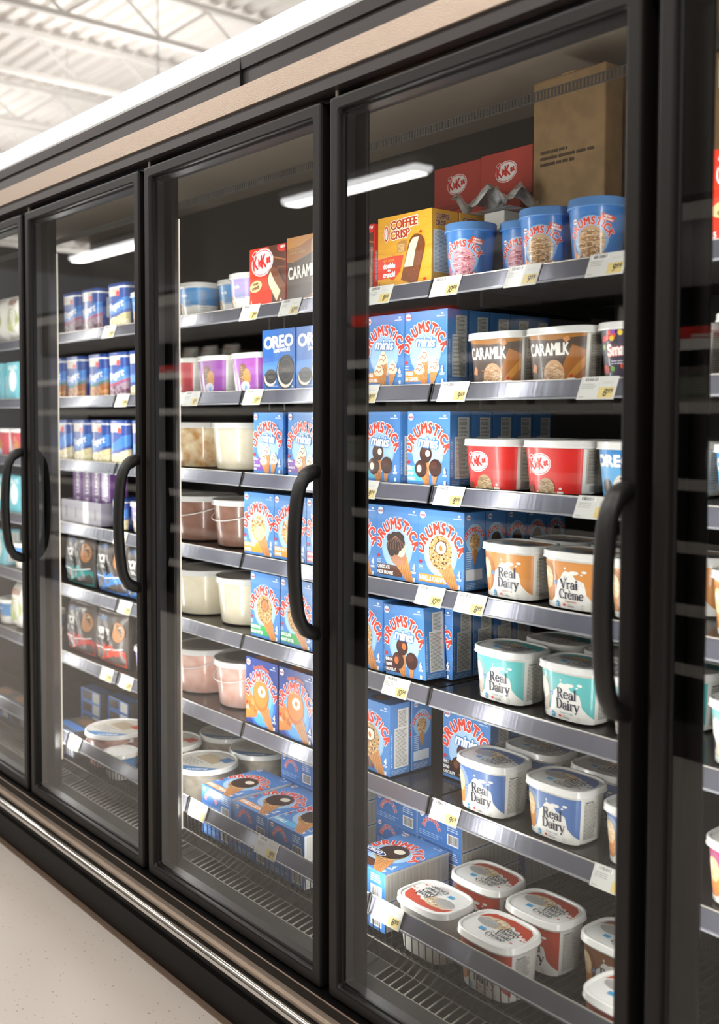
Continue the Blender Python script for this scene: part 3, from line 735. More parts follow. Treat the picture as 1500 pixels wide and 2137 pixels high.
def plain_pail_tub(col, img='#d9b98c'):
    A = Art(); A.rect(-.2, .035, .2, .088, col); A.text('Vanilla', .0, .062, .008, '#ffffff', bold=.0004); speck(A, -.03, .025, .026, .02, [img, '#f1e3c6', '#a97a4c'], 36, .005, 3)
    A.lines(-.005, .03, .04, .052, 4, '#8fa6c0', .5, 2, 3); A.lines(.06, .01, .09, .08, 10, '#9a9a9a', .4, 2)
    return A

# ------------------------------------------------------------------ product shapes
PROTO = {}
def faces_map(w_, d_, h_):
    x, y = w_/2, d_/2
    return {'front': (lambda u, v, l: (-x+u, -y-l, v), w_, h_), 'right': (lambda u, v, l: (x+l, -y+u, v), d_, h_), 'left': (lambda u, v, l: (-x-l, y-u, v), d_, h_),
            'top': (lambda u, v, l: (-x+u, -y+v, h_+l), w_, d_), 'back': (lambda u, v, l: (x-u, y+l, v), w_, h_)}
def carton(name, w_, d_, h_, base, arts):
    mb = MB(); mb.bevbox(-w_/2, w_/2, -d_/2, d_/2, 0, h_, base, .0012)
    fm = faces_map(w_, d_, h_)
    for side, art in arts.items():
        fn, W, H = fm[side]; e = .0011
        art.emit(mb, fn, clip=(e, W-e, e, H-e))
    # the folded flap seams on the lid of the carton
    mb.box(-w_/2+.002, w_/2-.002, -d_/2+.0085, -d_/2+.009, h_, h_+.0002, '#2c4f80' if base in (BLUE,) else '#6a5a4a')
    return mb.build(name)
def sec_table(a, b, n):
    P = []
    for i in range(721):
        t = -math.pi/2+2*math.pi*(i-360)/720
        c, s_ = math.cos(t), math.sin(t)
        P.append((a*math.copysign(abs(c)**(2/n), c), b*math.copysign(abs(s_)**(2/n), s_)))
    S = [0]
    for p, q in zip(P, P[1:]): S.append(S[-1]+math.hypot(q[0]-p[0], q[1]-p[1]))
    mid = S[360]
    return P, [s_-mid for s_ in S]
def sec_at(T, s_):
    P, S = T; lo, hi = 0, len(S)-1
    s_ = max(S[0], min(S[-1]-1e-9, s_))
    while hi-lo > 1:
        m = (lo+hi)//2
        if S[m] <= s_: lo = m
        else: hi = m
    t = (s_-S[lo])/((S[hi]-S[lo]) or 1)
    x, y = P[lo][0]+(P[hi][0]-P[lo][0])*t, P[lo][1]+(P[hi][1]-P[lo][1])*t
    dx, dy = P[hi][0]-P[lo][0], P[hi][1]-P[lo][1]; L = math.hypot(dx, dy) or 1
    return x, y, dy/L, -dx/L
def ring(a, b, n, z, k=56):
    out = []
    for i in range(k):
        t = 2*math.pi*i/k; c, s_ = math.cos(t), math.sin(t)
        out.append((a*math.copysign(abs(c)**(2/n), c), b*math.copysign(abs(s_)**(2/n), s_), z))
    return out
def tub(name, a, b, h, n, bodymat, lidmat, art, lidart=None, taper=.88, lid_h=.016, lid_out=.004, clear_lid=None, handle=None, seglid=None):
    root = empty(name)
    mb = MB(); hb = h-lid_h*.4
    k = lambda z: taper+(1-taper)*(z/hb)
    rows = [ring(a*k(0)*.93, b*k(0)*.93, n, 0), ring(a*k(0)*.985, b*k(0)*.985, n, .0015), ring(a*k(0), b*k(0), n, .004)]+[ring(a*k(z), b*k(z), n, z) for z in (hb*.25, hb*.5, hb*.75, hb)]
    mb.grid(rows, bodymat); mb.cap(rows[0], bodymat, True); mb.cap(rows[-1], bodymat)
    if art:
        T = sec_table(a*.95, b*.95, n); half = T[1][-1]
        def fn(u, v, l):
            x, y, nx, ny = sec_at(T, u); q = k(v)/.95
            return (x*q+nx*(l+.0004), y*q+ny*(l+.0004), v)
        art.emit(mb, fn, clip=(-half, half, .001, hb-.004), step=.0045)
    mb.build('body', root)
    lb = MB(); A2, B2 = a+lid_out, b+lid_out
    z0 = h-lid_h
    rows = [ring(A2-.003, B2-.003, n, z0), ring(A2+.0012, B2+.0012, n, z0+.001), ring(A2+.0012, B2+.0012, n, z0+.003), ring(A2, B2, n, z0+.004), ring(A2, B2, n, h-.002), ring(A2-.0015, B2-.0015, n, h-.0003), ring(A2-.004, B2-.004, n, h), ring(A2-.0065, B2-.0065, n, h-.001), ring(A2-.008, B2-.008, n, h-.0035)]
    lb.grid(rows, lidmat); lb.cap(rows[-1], clear_lid or lidmat)
    if lidart: lidart.emit(lb, lambda u, v, l: (u*a/.072, v*b/.053, h-.0034+l))
    lb.build('lid', root)
    if handle:
        hbld = MB(); pts = []
        for i in range(21):
            t = math.pi*i/20; pts.append(((a+.004)*math.cos(t)*1.0, -(b+.006)*math.sin(t)-.0, h-.028-handle*math.sin(t)))
        hbld.tube(pts, .0016, 'lid_white', 6); 
        for sgn in (-1, 1): hbld.bevbox(sgn*(a+.002)-.003, sgn*(a+.002)+.003, -.007, .007, h-.036, h-.02, 'lid_white', .001)
        hbld.build('handle', root)
    return root
def bag(name, w_, h_, d_, art, base):
    mb = MB(); nu, nv = 14, 14
    def pf(u, v, sgn, l=0):
        a, b = (u/w_-.5)*2, (v/h_-.5)*2
        th = d_/2*(max(0, 1-abs(a)**3.2)**.6)*(max(0, 1-abs(b)**4)**.6)+.002
        wob = .004*math.sin(u*90+v*60)*(1-abs(a)**4)*(1-abs(b)**4)
        return (u-w_/2, (-(th+wob+l) if sgn < 0 else th+wob), v)
    for sgn in (-1, 1):
        rows = [[pf(w_*i/nu, h_*j/nv, sgn) for i in range(nu+1)] for j in range(nv+1)]
        mb.grid(rows, base, closed=False, flip=(sgn > 0))
    n = 30
    per = [(w_*i/n, 0) for i in range(n)]+[(w_, h_*i/n) for i in range(n)]+[(w_*(1-i/n), h_) for i in range(n)]+[(0, h_*(1-i/n)) for i in range(n)]
    for i, p in enumerate(per):
        q = per[(i+1) % len(per)]; mb.face([pf(*p, -1), pf(*q, -1), pf(*q, 1), pf(*p, 1)], base)
    A2 = Art(); 
    if art: art.emit(mb, lambda u, v, l: pf(min(max(u, 0), w_), min(max(v, 0), h_), -1, l+.0006), clip=(.004, w_-.004, .004, h_-.004), step=.008)
    return mb.build(name)
def bag_art(w_, h_, word, c2, sub='BITES'):
    A = Art(); A.rect(0, 0, w_, h_, '#7a6f69'); A.ell(w_*.42, h_*.68, w_*.33, h_*.24, '#26221f', 26); A.ell(w_*.42, h_*.86, w_*.16, h_*.05, '#3c5c88', 16)
    A.poly([(0, 0), (w_, 0), (w_, h_*.3), (w_*.6, h_*.42), (w_*.3, h_*.34), (0, h_*.45)], c2); A.poly([(w_*.1, h_*.5), (w_*.7, h_*.5), (w_*.45, h_*.25)], '#26221f')
    A.text(word, w_*.42, h_*.58, h_*.13 if len(word) < 6 else h_*.11, '#f3f0ec', bold=h_*.012, sx=.8 if len(word) < 6 else .62); A.text(sub, w_*.42, h_*.48, h_*.06, '#f3f0ec', bold=.0006)
    scoop(A, w_*.86, h_*.66, w_*.12, h_*.18, '#b5825c', ['#6a4430', '#e6cfae'], 3, 16); A.text('20', w_*.2, h_*.1, h_*.11, '#ffffff', bold=.001); A.line([(w_*.1, h_*.34), (w_*.5, h_*.3), (w_*.95, h_*.36)], .003, '#ffffff')
    return A

def get(kind):
    if kind in PROTO: return PROTO[kind]
    k = kind; W, H, D = .148, .178, .068
    if k.startswith('mini_') or k in ('caramelnut', 'fudge', 'salty', 'peanut', 'strawberry', 'brownie', 'vanilla', 'special'):
        if k.startswith('mini_'): W, H = .141, .171
        if k == 'special': W, H = .157, .192
        if k == 'peanut': W, H = .143, .186
        if k == 'mini_simply': W = .158
        side = side_cone(D, H, k == 'fudge') if k in ('caramelnut', 'fudge', 'peanut') else side_nutri(D, H)
        bg = '#1d3f8f' if k == 'special' else BLUE
        top = Art(); top.rect(0, 0, W, D, bg)
        if k != 'special': top.ell(W*.5, D*.5, W*.2, D*.3, '#274a7c', 20); top.ell(W*.52, D*.5, W*.12, D*.18, '#8a5c44', 16); top.lines(W*.1, D*.1, W*.3, D*.3, 2, '#9dbfe4', .4)
        else: top.ell(W*.5, D*.4, W*.34, D*.4, '#c9743a', 20); top.ell(W*.4, D*.5, W*.2, D*.2, '#f0a555', 16)
        o = carton('ice_cream_box', W, D, H, bg, {'front': stick_box(k, W, H), 'right': side if k != 'special' else side_nutri(D, H, bg), 'top': top})
        dims = (W, D, H)
    elif k.startswith('flat_'):
        W, D, H = .150, .20, .067
        a = stick_box({'flat_oreo': 'brownie', 'flat_orange': 'caramelnut', 'flat_blue': 'vanilla'}[k], W, D)
        # these boxes show a dark dipped cone
        a.layer += 1; a.ell(W*.49, D*.47, W*.25, D*.19, '#3a251d', 26); a.ell(W*.56, D*.52, W*.10, D*.06, '#e9ddca', 16)
        if k == 'flat_oreo': a.ell(W*.25, D*.33, W*.26, D*.065, '#ffffff', 22); a.ell(W*.25, D*.33, W*.245, D*.055, '#1f3f86', 22); a.text('OREO', W*.25, D*.312, W*.075, '#ffffff', bold=.0008, sx=1.1)
        r = plain_text_side(D, H, '#e6e4df', 4, '#a9a49b'); r2 = Art(); r2.rect(0, 0, D, H, '#3a73b8')
        rr = Art(); rr.rect(0, 0, D, H, '#efece6'); 
        for i in range(44): rr.lines(D*(.02+.022*i), H*.06, D*(.034+.022*i), H*.94, 1, '#cdc9c0', .93, i, 1)
        o = carton('ice_cream_box', W, D, H, BLUE, {'top': a, 'front': end_panel(W, H), 'right': rr}); dims = (W, D, H)
    elif k == 'coffee':
        W, D, H = .187, .085, .168; o = carton('ice_cream_box', W, D, H, '#e3a430', {'front': coffee_box(W, H), 'right': coffee_side(D, H)}); dims = (W, D, H)
    elif k == 'kkbox':
        W, D, H = .176, .08, .160; o = carton('ice_cream_box', W, D, H, '#c9362a', {'front': kk_box(W, H), 'right': side_nutri(D, H, '#c9362a')}); dims = (W, D, H)
    elif k == 'carambox':
        W, D, H = .185, .08, .170; o = carton('ice_cream_box', W, D, H, '#5a3f2c', {'front': caram_box(W, H), 'right': side_nutri(D, H, '#5a3f2c')}); dims = (W, D, H)
    elif k == 'oreobox':
        W, D, H = .154, .075, .166; o = carton('ice_cream_box', W, D, H, '#2368b8', {'front': oreo_box(W, H), 'right': side_nutri(D, H, '#2368b8')}); dims = (W, D, H)
    elif k == 'kkcarton':
        W, D, H = .17, .16, .115; a = kk_carton_art(W, H); o = carton('shipping_box', W, D, H, '#c0453a', {'front': a, 'right': plain_text_side(D, H, '#c0453a'), 'top': kk_carton_art(W, D)}); dims = (W, D, H)
    elif k.startswith('tub_'):
        spec = {'tub_creme': ('#dd9550', '#b5733c', 'Crème Brûlée', 0), 'tub_creme_fr': ('#dd9550', '#b5733c', 'Crème brûlée', 1), 'tub_teal': ('#6cc4c4', '#8fb8b8', 'Natural Vanilla', 0), 'tub_blue': ('#5377b4', '#8fa0bd', 'French Vanilla', 0),
                'tub_red': ('#c04a34', '#b5653c', 'Maple Walnut', 0), 'tub_pink': ('#c94a7c', '#b5658c', 'Cherry', 0), 'tub_brown': ('#8a5c3c', '#7a4c2c', 'Chocolate', 0)}
        a, b, h, n = .0765, .0585, .118, 3.4
        if k in spec:
            c, d, s_, fr = spec[k]; art = tub_real(c, d, s_, fr, k == 'tub_teal'); la = lid_real(c)
        else:
            art = {'tub_caram': tub_caram, 'tub_kk': tub_kk, 'tub_oreo': tub_oreo, 'tub_smart': tub_smart, 'tub_purple': lambda: tub_swirl('#9a55a8', '#7d5a40'), 'tub_rose': lambda: tub_swirl('#c8505a', '#d98a80')}[k](); la = None
            a, h = .083, .110
        o = tub('ice_cream_tub', a, b, h, n, 'tub_white', 'lid_white', art, la); dims = (2*a, 2*b+.008, h)
    elif k.startswith('pint_'):
        o = tub('ice_cream_pint', .057, .057, .125, 2, '#4380c6', 'lid_blue', pint_art(k[5:]), None, taper=.84, lid_h=.02, lid_out=.0025); dims = (.12, .122, .125)
    elif k.startswith('pail_'):
        o = tub('ice_cream_pail', .104, .104, .142, 2, {'pail_cream': 'ice_vanilla', 'pail_swirl': 'ice_swirl', 'pail_choc': 'ice_chocolate', 'pail_pink': 'ice_pink', 'pail_grey': 'ice_grey', 'pail_rose': 'ice_rose'}[k], 'lid_white', None,
                pail_lid(k), taper=.87, lid_h=.018, lid_out=.006, clear_lid='lid_clear', handle=.035 if k in ('pail_choc', 'pail_pink', 'pail_rose') else None); dims = (.22, .224, .142)
    elif k.startswith('cup_'):
        o = tub('ice_cream_tub', .066, .060, .105, 2.4, 'tub_white', 'lid_white', plain_pail_tub({'cup_blue': '#4d8fc9', 'cup_lilac': '#a89ad0'}[k]), None, taper=.86); dims = (.14, .13, .105)
    elif k.startswith('scr_'):
        o = tub('ice_cream_carton', .068, .060, .148, 5, '#e9e7e2', '#2b4a96', scround_art(k[4:]), None, taper=.96, lid_h=.012, lid_out=.002); dims = (.14, .124, .148)
    elif k.startswith('bag_'):
        wd, c2, sub = {'bag_teal': ('CONE', '#3f9a96', 'CORNET'), 'bag_blue': ('CONE', '#4b86cf', 'CORNET'), 'bag_red': ('CONE', '#c9403c', 'CORNET'), 'bag_sand': ('SANDWICH', '#d1452f', 'SANDWICH')}[k]
        W, H, D = .22, .195, .07; o = bag('ice_cream_bag', W, H, D, bag_art(W, H, wd, c2, sub), '#5a524e'); dims = (W, D, H)
    elif k == 'darkbox':
        W, D, H = .09, .07, .16; a = Art(); a.rect(0, 0, W, H, '#2b2a2e'); a.rect(W*.1, H*.45, W*.9, H*.85, '#c9c6c2'); a.lines(W*.15, H*.1, W*.85, H*.4, 6, '#c98a4a', .5)
        o = carton('ice_cream_box', W, D, H, '#2b2a2e', {'front': a, 'right': plain_text_side(D, H, '#2b2a2e')}); dims = (W, D, H)
    elif k == 'purplebox':
        W, D, H = .07, .07, .095; a = Art(); a.rect(0, 0, W, H, '#7a4d92'); a.text('LUNCH', W*.72, H*.1, W*.3, '#f0e9f2', bold=.002, rot=90, align='l', sx=.8)
        o = carton('ice_cream_box', W, D, H, '#7a4d92', {'front': a}); dims = (W, D, H)
    elif k == 'bakebox':
        W, D, H = .16, .12, .045; a = Art(); a.rect(0, 0, W, H, '#3f7fcb'); a.rect(W*.1, H*.15, W*.55, H*.85, '#5a4a44'); a.rect(W*.62, H*.1, W*.95, H*.9, '#cfccc6')
        t = Art(); t.rect(0, 0, W, D, '#4a4743'); t.rect(0, D*.1, W, D*.4, '#3f6fae'); t.ell(W*.5, D*.7, W*.3, D*.2, '#7a5a44', 16)
        o = carton('ice_cream_box', W, D, H, '#4a4743', {'front': a, 'top': t}); dims = (W, D, H)
    elif k == 'mintbox':
        W, D, H = .13, .07, .15; a = Art(); a.rect(0, 0, W, H, '#6fb9c6'); a.ell(W*.5, H*.5, W*.3, H*.3, '#e8f0ef', 20); a.text('GELATO', W*.5, H*.8, W*.12, '#f2f6f6', bold=.001)
        o = carton('ice_cream_box', W, D, H, '#6fb9c6', {'front': a, 'right': side_nutri(D, H, '#6fb9c6')}); dims = (W, D, H)
    elif k == 'whitebag':
        W, H, D = .17, .19, .09; a = Art(); a.rect(0, 0, W, H, '#dedbd3'); a.ell(W*.5, H*.45, W*.3, H*.25, '#9fae6a', 20); a.ell(W*.45, H*.45, W*.2, H*.18, '#cfc7ae', 16); a.text('FRESH', W*.5, H*.78, W*.12, '#a05a3a', bold=.001)
        o = bag('food_bag', W, H, D, a, '#dedbd3'); dims = (W, D, H)
    elif k == 'redbag':
        W, H, D = .26, .07, .12; a = Art(); a.rect(0, 0, W, H, '#e03020'); a.rect(W*.1, H*.35, W*.5, H*.5, '#f4e8e0')
        o = carton('food_box', W, D, H, '#e03020', {'front': a}); dims = (W, D, H)
    elif k == 'graybox':
        W, D, H = .2, .14, .17; a = Art(); a.rect(0, 0, W, H, '#b9b1a6'); a.rect(W*.1, H*.2, W*.9, H*.8, '#8f9a86'); a.lines(W*.15, H*.3, W*.85, H*.7, 5, '#e4e0d8', .4)
        o = carton('food_box', W, D, H, '#b9b1a6', {'front': a}); dims = (W, D, H)
    PROTO[k] = (o, dims, [False]); return PROTO[k]
def pail_lid(k):
    A = Art(); c = {'pail_cream': None, 'pail_swirl': None, 'pail_choc': None, 'pail_pink': '#7a3a44', 'pail_grey': '#4a7ab0', 'pail_rose': '#c9402f'}[k]
    if k in ('pail_grey', 'pail_rose'):
        A.ell(0, 0, .072, .0525, '#d3cec5', 30); A.poly([(-.03, -.050), (.0, -.0525), (.04, -.045), (.07, -.015), (.074, .0)], '#3f7fb8'); A.text('LUCERNE', .038, -.034, .007, '#ffffff', bold=.0004, rot=36)
        A.rect(-.04, .0, .03, .03, '#b9a68c'); A.lines(-.05, -.03, .01, -.005, 5, '#8a8780', .4); A.rect(.015, .02, .045, .04, c)
    elif c: A.ell(-.01, .0, .05, .035, '#453a38', 24); A.ell(.02, .01, .02, .012, c, 14)
    else: A.ell(0, 0, .072, .0525, '#a9a294', 30)
    return A

CAT = {'ice_cream_box': 'ice cream box', 'ice_cream_tub': 'ice cream tub', 'ice_cream_pint': 'ice cream tub', 'ice_cream_pail': 'ice cream pail', 'ice_cream_carton': 'ice cream carton', 'ice_cream_bag': 'ice cream bag', 'shipping_box': 'cardboard box', 'food_bag': 'bag', 'food_box': 'box'}
def put(kind, xc, y, z, label, group=None, rz=0, lean=None, scale=None, at='front'):
    o, dims, used = get(kind)
    if used[0]: o = copy_tree(o)
    used[0] = True
    yc = y+dims[1]/2 if at == 'front' else y
    o.location = (xc, yc, z); o.rotation_euler = (0, R(lean or 0), R(rz))
    if scale: o.scale = scale if isinstance(scale, tuple) else (scale,)*3
    base = o.name.split('.')[0]
    tag(o, label, CAT[base], group)
    return o

# ------------------------------------------------------------------ the room
XA, XB = -26.0, 6.0
mb = MB(); mb.box(XA, XB, -16, 6, -.05, 0, 'floor_tile'); struct(mb.build('floor'))
mb = MB(); ZC = 5.2
prof = []
y = -16.0
while y < 14:
    for (ya, za), (yb, zb) in (((0, 0), (.08, 0)), ((.08, 0), (.10, .05)), ((.10, .05), (.16, .05)), ((.16, .05), (.18, 0))):
        mb.face([(XA, y+ya, ZC+za), (XB, y+ya, ZC+za), (XB, y+yb, ZC+zb), (XA, y+yb, ZC+zb)][::-1], 'roof_white')
    y += .18
mb.box(XA, XB, -16, 14, ZC+.13, ZC+.2, 'roof_white')
struct(mb.build('ceiling'))
n = 0
for i in range(12):
    jx = -5.0-1.6*i
    mb = MB()
    for zz, hw in ((4.72, .03), (5.10, .05)): mb.box(jx-hw, jx+hw, -3, 14, zz, zz+.045, 'roof_beam')
    yy = -3.0; k = 0
    while yy < 13.6:
        a, b = ((jx, yy, 4.76), (jx, yy+.45, 5.10)) if k % 2 == 0 else ((jx, yy, 5.10), (jx, yy+.45, 4.76))
        mb.tube([a, b], .014, 'roof_beam', 5); yy += .45; k += 1
    n += 1; struct(mb.build('trim_%d' % n))
for yy in (8.4,):
    mb = MB(); mb.box(XA, XB, yy-.1, yy+.1, 4.50, 4.70, 'roof_beam'); n += 1; struct(mb.build('trim_%d' % n))

# ------------------------------------------------------------------ the freezer case
XL = [-.914+.775, -.914, -1.689, -2.464, -3.239, -4.014, -4.789]     # left edge of each door
CX0, CX1 = -4.86, -.12
case = empty('freezer_case', (0, 0, 0))
tag(case, 'long black upright freezer case with glass doors and tan metal trim', 'freezer')
def part(mb, name, parent=case, **k): return mb.build(name, parent, **k)
mb = MB(); mb.prism([(.02, 2.13), (-.012, 2.13), (-.012, 2.155), (.02, 2.155)], CX0, CX1, 'header_dark'); mb.box(CX0, CX1, .02, .16, 2.128, 2.16, 'deep_black')
mb.prism([(.02, 2.207), (-.010, 2.207), (-.010, 2.241), (.02, 2.241)], CX0, CX1, 'header_dark'); mb.prism([(.02, 2.241), (-.016, 2.243), (-.018, 2.268), (.02, 2.27)], CX0, CX1, 'header_dark')
mb.box(CX0, CX1, .02, .13, 2.155, 2.27, 'deep_black'); mb.box(CX0, CX1, .13, 1.15, 2.345, 2.36, 'deep_black'); mb.box(-1.988, -1.9865, -.0185, 0, 2.207, 2.269, 'deep_black'); part(mb, 'header_panel')
mb = MB(); mb.prism([(0, 2.155), (-.018, 2.157), (-.020, 2.205), (0, 2.207)], CX0, CX1, 'tan_metal'); part(mb, 'top_trim')
mb = MB(); mb.prism([(.0, 2.27), (.0, 2.286), (.11, 2.286), (.11, 2.27)], CX0, CX1, 'canopy_grey'); mb.prism([(.10, 2.286), (.10, 2.372), (.13, 2.372), (.13, 2.286)], CX0, CX1, 'canopy_grey'); part(mb, 'light_canopy')
cn = [o for o in COL.objects if o.name == 'light_canopy'][0]
mb = MB(); mb.prism([(.012, 2.286), (.012, 2.33), (.03, 2.352), (.09, 2.36), (.0995, 2.36), (.0995, 2.286)], CX0, CX1, 'canopy_lens'); mb.build('diffuser', cn)
mb = MB(); mb.box(CX0, CX1, .03, .12, .02, .25, 'deep_black'); mb.prism([(.03, .0), (.022, .0), (.012, .100), (.005, .104), (.012, .112), (.008, .168), (.03, .168)], CX0, CX1, 'kick_black'); part(mb, 'kick_panel')
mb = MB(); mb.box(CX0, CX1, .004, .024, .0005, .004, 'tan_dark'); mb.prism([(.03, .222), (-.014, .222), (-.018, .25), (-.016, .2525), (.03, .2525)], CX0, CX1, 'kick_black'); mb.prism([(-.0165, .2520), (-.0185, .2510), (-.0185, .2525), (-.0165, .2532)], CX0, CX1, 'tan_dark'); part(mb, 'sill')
mb = MB(); mb.prism([(.03, .207), (-.030, .207), (-.033, .219), (-.028, .225), (.03, .2265)], CX0, CX1, 'tan_metal'); part(mb, 'lower_trim')
mb = MB(); c0, z0 = -.040, .193
mb.grid([[(x, c0-.0125*math.cos(2*math.pi*k/20), z0+.012*math.sin(2*math.pi*k/20)) for k in range(20)] for x in (CX0, CX1)], 'chrome'); mb.box(CX0, CX1, -.034, .03, .176, .2065, 'kick_black'); part(mb, 'bumper_rail')
# inner liner
mb = MB(); mb.box(CX0, CX1, 1.00, 1.15, .02, 2.34, 'case_back'); part(mb, 'back_liner')
mb = MB(); mb.box(CX0, CX1, .12, 1.0, .02, .10, 'case_back'); mb.box(CX0, CX1, .118, .99, .10, .105, 'deep_black'); part(mb, 'floor_liner')
mb = MB(); mb.prism([(.13, 2.155), (.34, 2.262), (.46, 2.335), (1.0, 2.335), (1.0, 2.341), (.13, 2.341)], CX0, CX1, 'case_inside')
mb.box(CX0, CX1, .200, .212, 2.186, 2.190, 'steel_shelf'); part(mb, 'ceiling_liner')
mb = MB(); k = CX0+.02
k = CX0+.01
while k < CX1-.01: mb.box(k, k+.0045, .333, .335, 2.116, 2.132, 'grille_plate'); k += .009
mb.box(CX0, CX1, .3325, .3355, 2.114, 2.116, 'grille_plate'); mb.box(CX0, CX1, .3325, .3355, 2.132, 2.134, 'grille_plate')
part(mb, 'air_duct')
for sx, nm in ((CX0, -1), (CX1, 1)):
    mb = MB(); mb.box(sx-.02, sx, .0, 1.15, 0, 2.27, 'header_dark') if nm < 0 else mb.box(sx, sx+.03, .0, 1.15, 0, 2.27, 'header_dark'); part(mb, 'end_panel')
# mullions with their light strips
for i, xl in enumerate(XL):
    if i in (0, 6): pass
    mb = MB()
    mb.bevbox(xl-.085, xl+.060, .049, .057, .255, 2.14, 'frame_black', .002)
    mb.bevbox(xl-.030, xl-.008, .038, .050, .255, 2.13, 'frame_black', .004)
    q = [(xl-.062, .057), (xl+.036, .057), (xl-.0215, .1145), (xl-.0335, .1145)]
    for a_, b_ in zip(q, q[1:]+q[:1]): mb.face([(*a_, .258), (*b_, .258), (*b_, 2.137), (*a_, 2.137)], 'frame_black')
    mb.face([(*p_, 2.137) for p_ in q], 'frame_black')
    mo = part(mb, 'mullion')
    mb = MB(); mb.bevbox(xl-.034, xl-.0205, .1145, .1185, .338, 2.002, 'led_lens', .0005)
    mb.build('light_strip', mo)
    if i in (0, 6): continue
    for sg in (-1, 1):
        area('led_light', (xl-.027+sg*.014, .1235, 1.17), (sg*.75, .66, 0), .022, 1.66, LED_W, (1, .985, .95), parent=mo)
# air grille along the bottom
for i in range(5):
    x0, x1 = XL[i+1]-.035, XL[i+1]+.735
    mb = MB()
    mb.prism([(.045, .262), (.124, .253), (.124, .249), (.045, .249)], x0, x1, 'grille_plate')
    mb.prism([(.176, .262), (.180, .2625), (.162, .312), (.158, .312)], x0, x1, 'deck_dark'); mb.prism([(.1575, .3115), (.1625, .3115), (.1625, .3135), (.1575, .3135)], x0, x1, 'slat_metal')
    mb.prism([(.124, .253), (.176, .262), (.176, .258), (.124, .249)], x0, x0+.040, 'grille_plate'); mb.prism([(.124, .253), (.176, .262), (.176, .258), (.124, .249)], x1-.03, x1, 'grille_plate')
    mb.box(x0, x1, .1225, .1245, .251, .2545, 'slat_metal'); mb.box(x0, x1, .1755, .1775, .260, .2640, 'slat_metal')
    g = part(mb, 'air_grille'); k = x0+.040; mb = MB()
    while k < x1-.03:
        mb.prism([(.124, .2545), (.176, .2635), (.176, .2605), (.124, .2515)], k-.0010, k+.0010, 'slat_metal'); k += .0235
    mb.build('slats', g)
# doors
def rrect(x0, x1, z0, z1, r, y, k=5):
    out = []
    for cx, cz, a0 in ((x1-r, z0+r, -90), (x1-r, z1-r, 0), (x0+r, z1-r, 90), (x0+r, z0+r, 180)):
        for j in range(k+1): t = R(a0+90*j/k); out.append((cx+r*math.cos(t), y, cz+r*math.sin(t)))
    return out
ZB, ZT = .256, 2.115
def make_door():
    W = .746
    mb = MB()
    def rr(d, y, r): return rrect(d, W-d, ZB+d, ZT-d, r, y)
    rings = [rr(0, .040, .005), rr(0, .005, .005), rr(.0015, .001, .005), rr(.005, 0, .006), rr(.024, 0, .008), rr(.0275, .0015, .008), rr(.029, .005, .008), rr(.030, .011, .007)]
    mb.grid(rings, 'frame_black', smooth=False)
    r2 = [rr(.030, .011, .007), rr(.034, .012, .006), rr(.034, .040, .006), rr(.0, .040, .005)]
    mb.grid(r2, 'gasket', smooth=False)
    for zz in (ZT+.001, ): pass
    d = part(mb, 'door')
    mb = MB(); mb.face(rr(.031, .0135, .005), 'door_glass')
    g = mb.build('glass_pane', d)
    mb = MB()
    ax = W-.016; pts = []
    z0, z1 = 1.020, 1.356
    base = [(.012, z1+.004), (-.012, z1), (-.032, z1-.014), (-.045, z1-.040), (-.052, z1-.085), (-.055, z1-.13), (-.056, (z0+z1)/2), (-.055, z0+.13), (-.052, z0+.085), (-.045, z0+.040), (-.032, z0+.014), (-.012, z0), (.012, z0-.004)]
    P = []
    for i in range(len(base)-1):
        p0, p1, p2, p3 = [base[max(0, min(len(base)-1, j))] for j in (i-1, i, i+1, i+2)]
        for q in range(4):
            t = q/4; f = lambda a, b, c, e: .5*((2*b)+(-a+c)*t+(2*a-5*b+4*c-e)*t*t+(-a+3*b-3*c+e)*t**3)
            P.append((f(p0[0], p1[0], p2[0], p3[0]), f(p0[1], p1[1], p2[1], p3[1])))
    P.append(base[-1]); rows = []
    for i, (yy, zz) in enumerate(P):
        a, b = P[max(0, i-1)], P[min(len(P)-1, i+1)]; dy, dz = b[0]-a[0], b[1]-a[1]; l = math.hypot(dy, dz); ny, nz = -dz/l, dy/l
        hw, ht = .0155, .0115
        if i < 8 or i > len(P)-9: ht = .0150
        rw = []
        for k in range(12):
            t = 2*math.pi*k/12; c, s_ = math.cos(t), math.sin(t)
            u, v = hw*math.copysign(abs(c)**.6, c), ht*math.copysign(abs(s_)**.6, s_)
            rw.append((ax+u, yy+ny*v, zz+nz*v))
        rows.append(rw)
    mb.grid(rows, 'handle_black'); mb.cap(rows[0], 'handle_black', True); mb.cap(rows[-1], 'handle_black')
    mb.build('handle', d, recalc=True)
    for zz0, zz1 in ((ZT-.001, ZT+.017), (ZB-.012, ZB+.001)):
        mb = MB(); mb.tube([(.010, .012, zz0), (.010, .012, zz1)], .0035, 'pin_white', 10)
        if zz0 > 1: mb.box(-.002, .022, .008, .012, zz1, zz1+.004, 'slat_metal')
        mb.build('hinge_pin', d)
    return d
door0 = make_door()
for i in range(1, 6):
    d = door0 if i == 1 else copy_tree(door0, case)
    d.location = (XL[i], 0, 0)

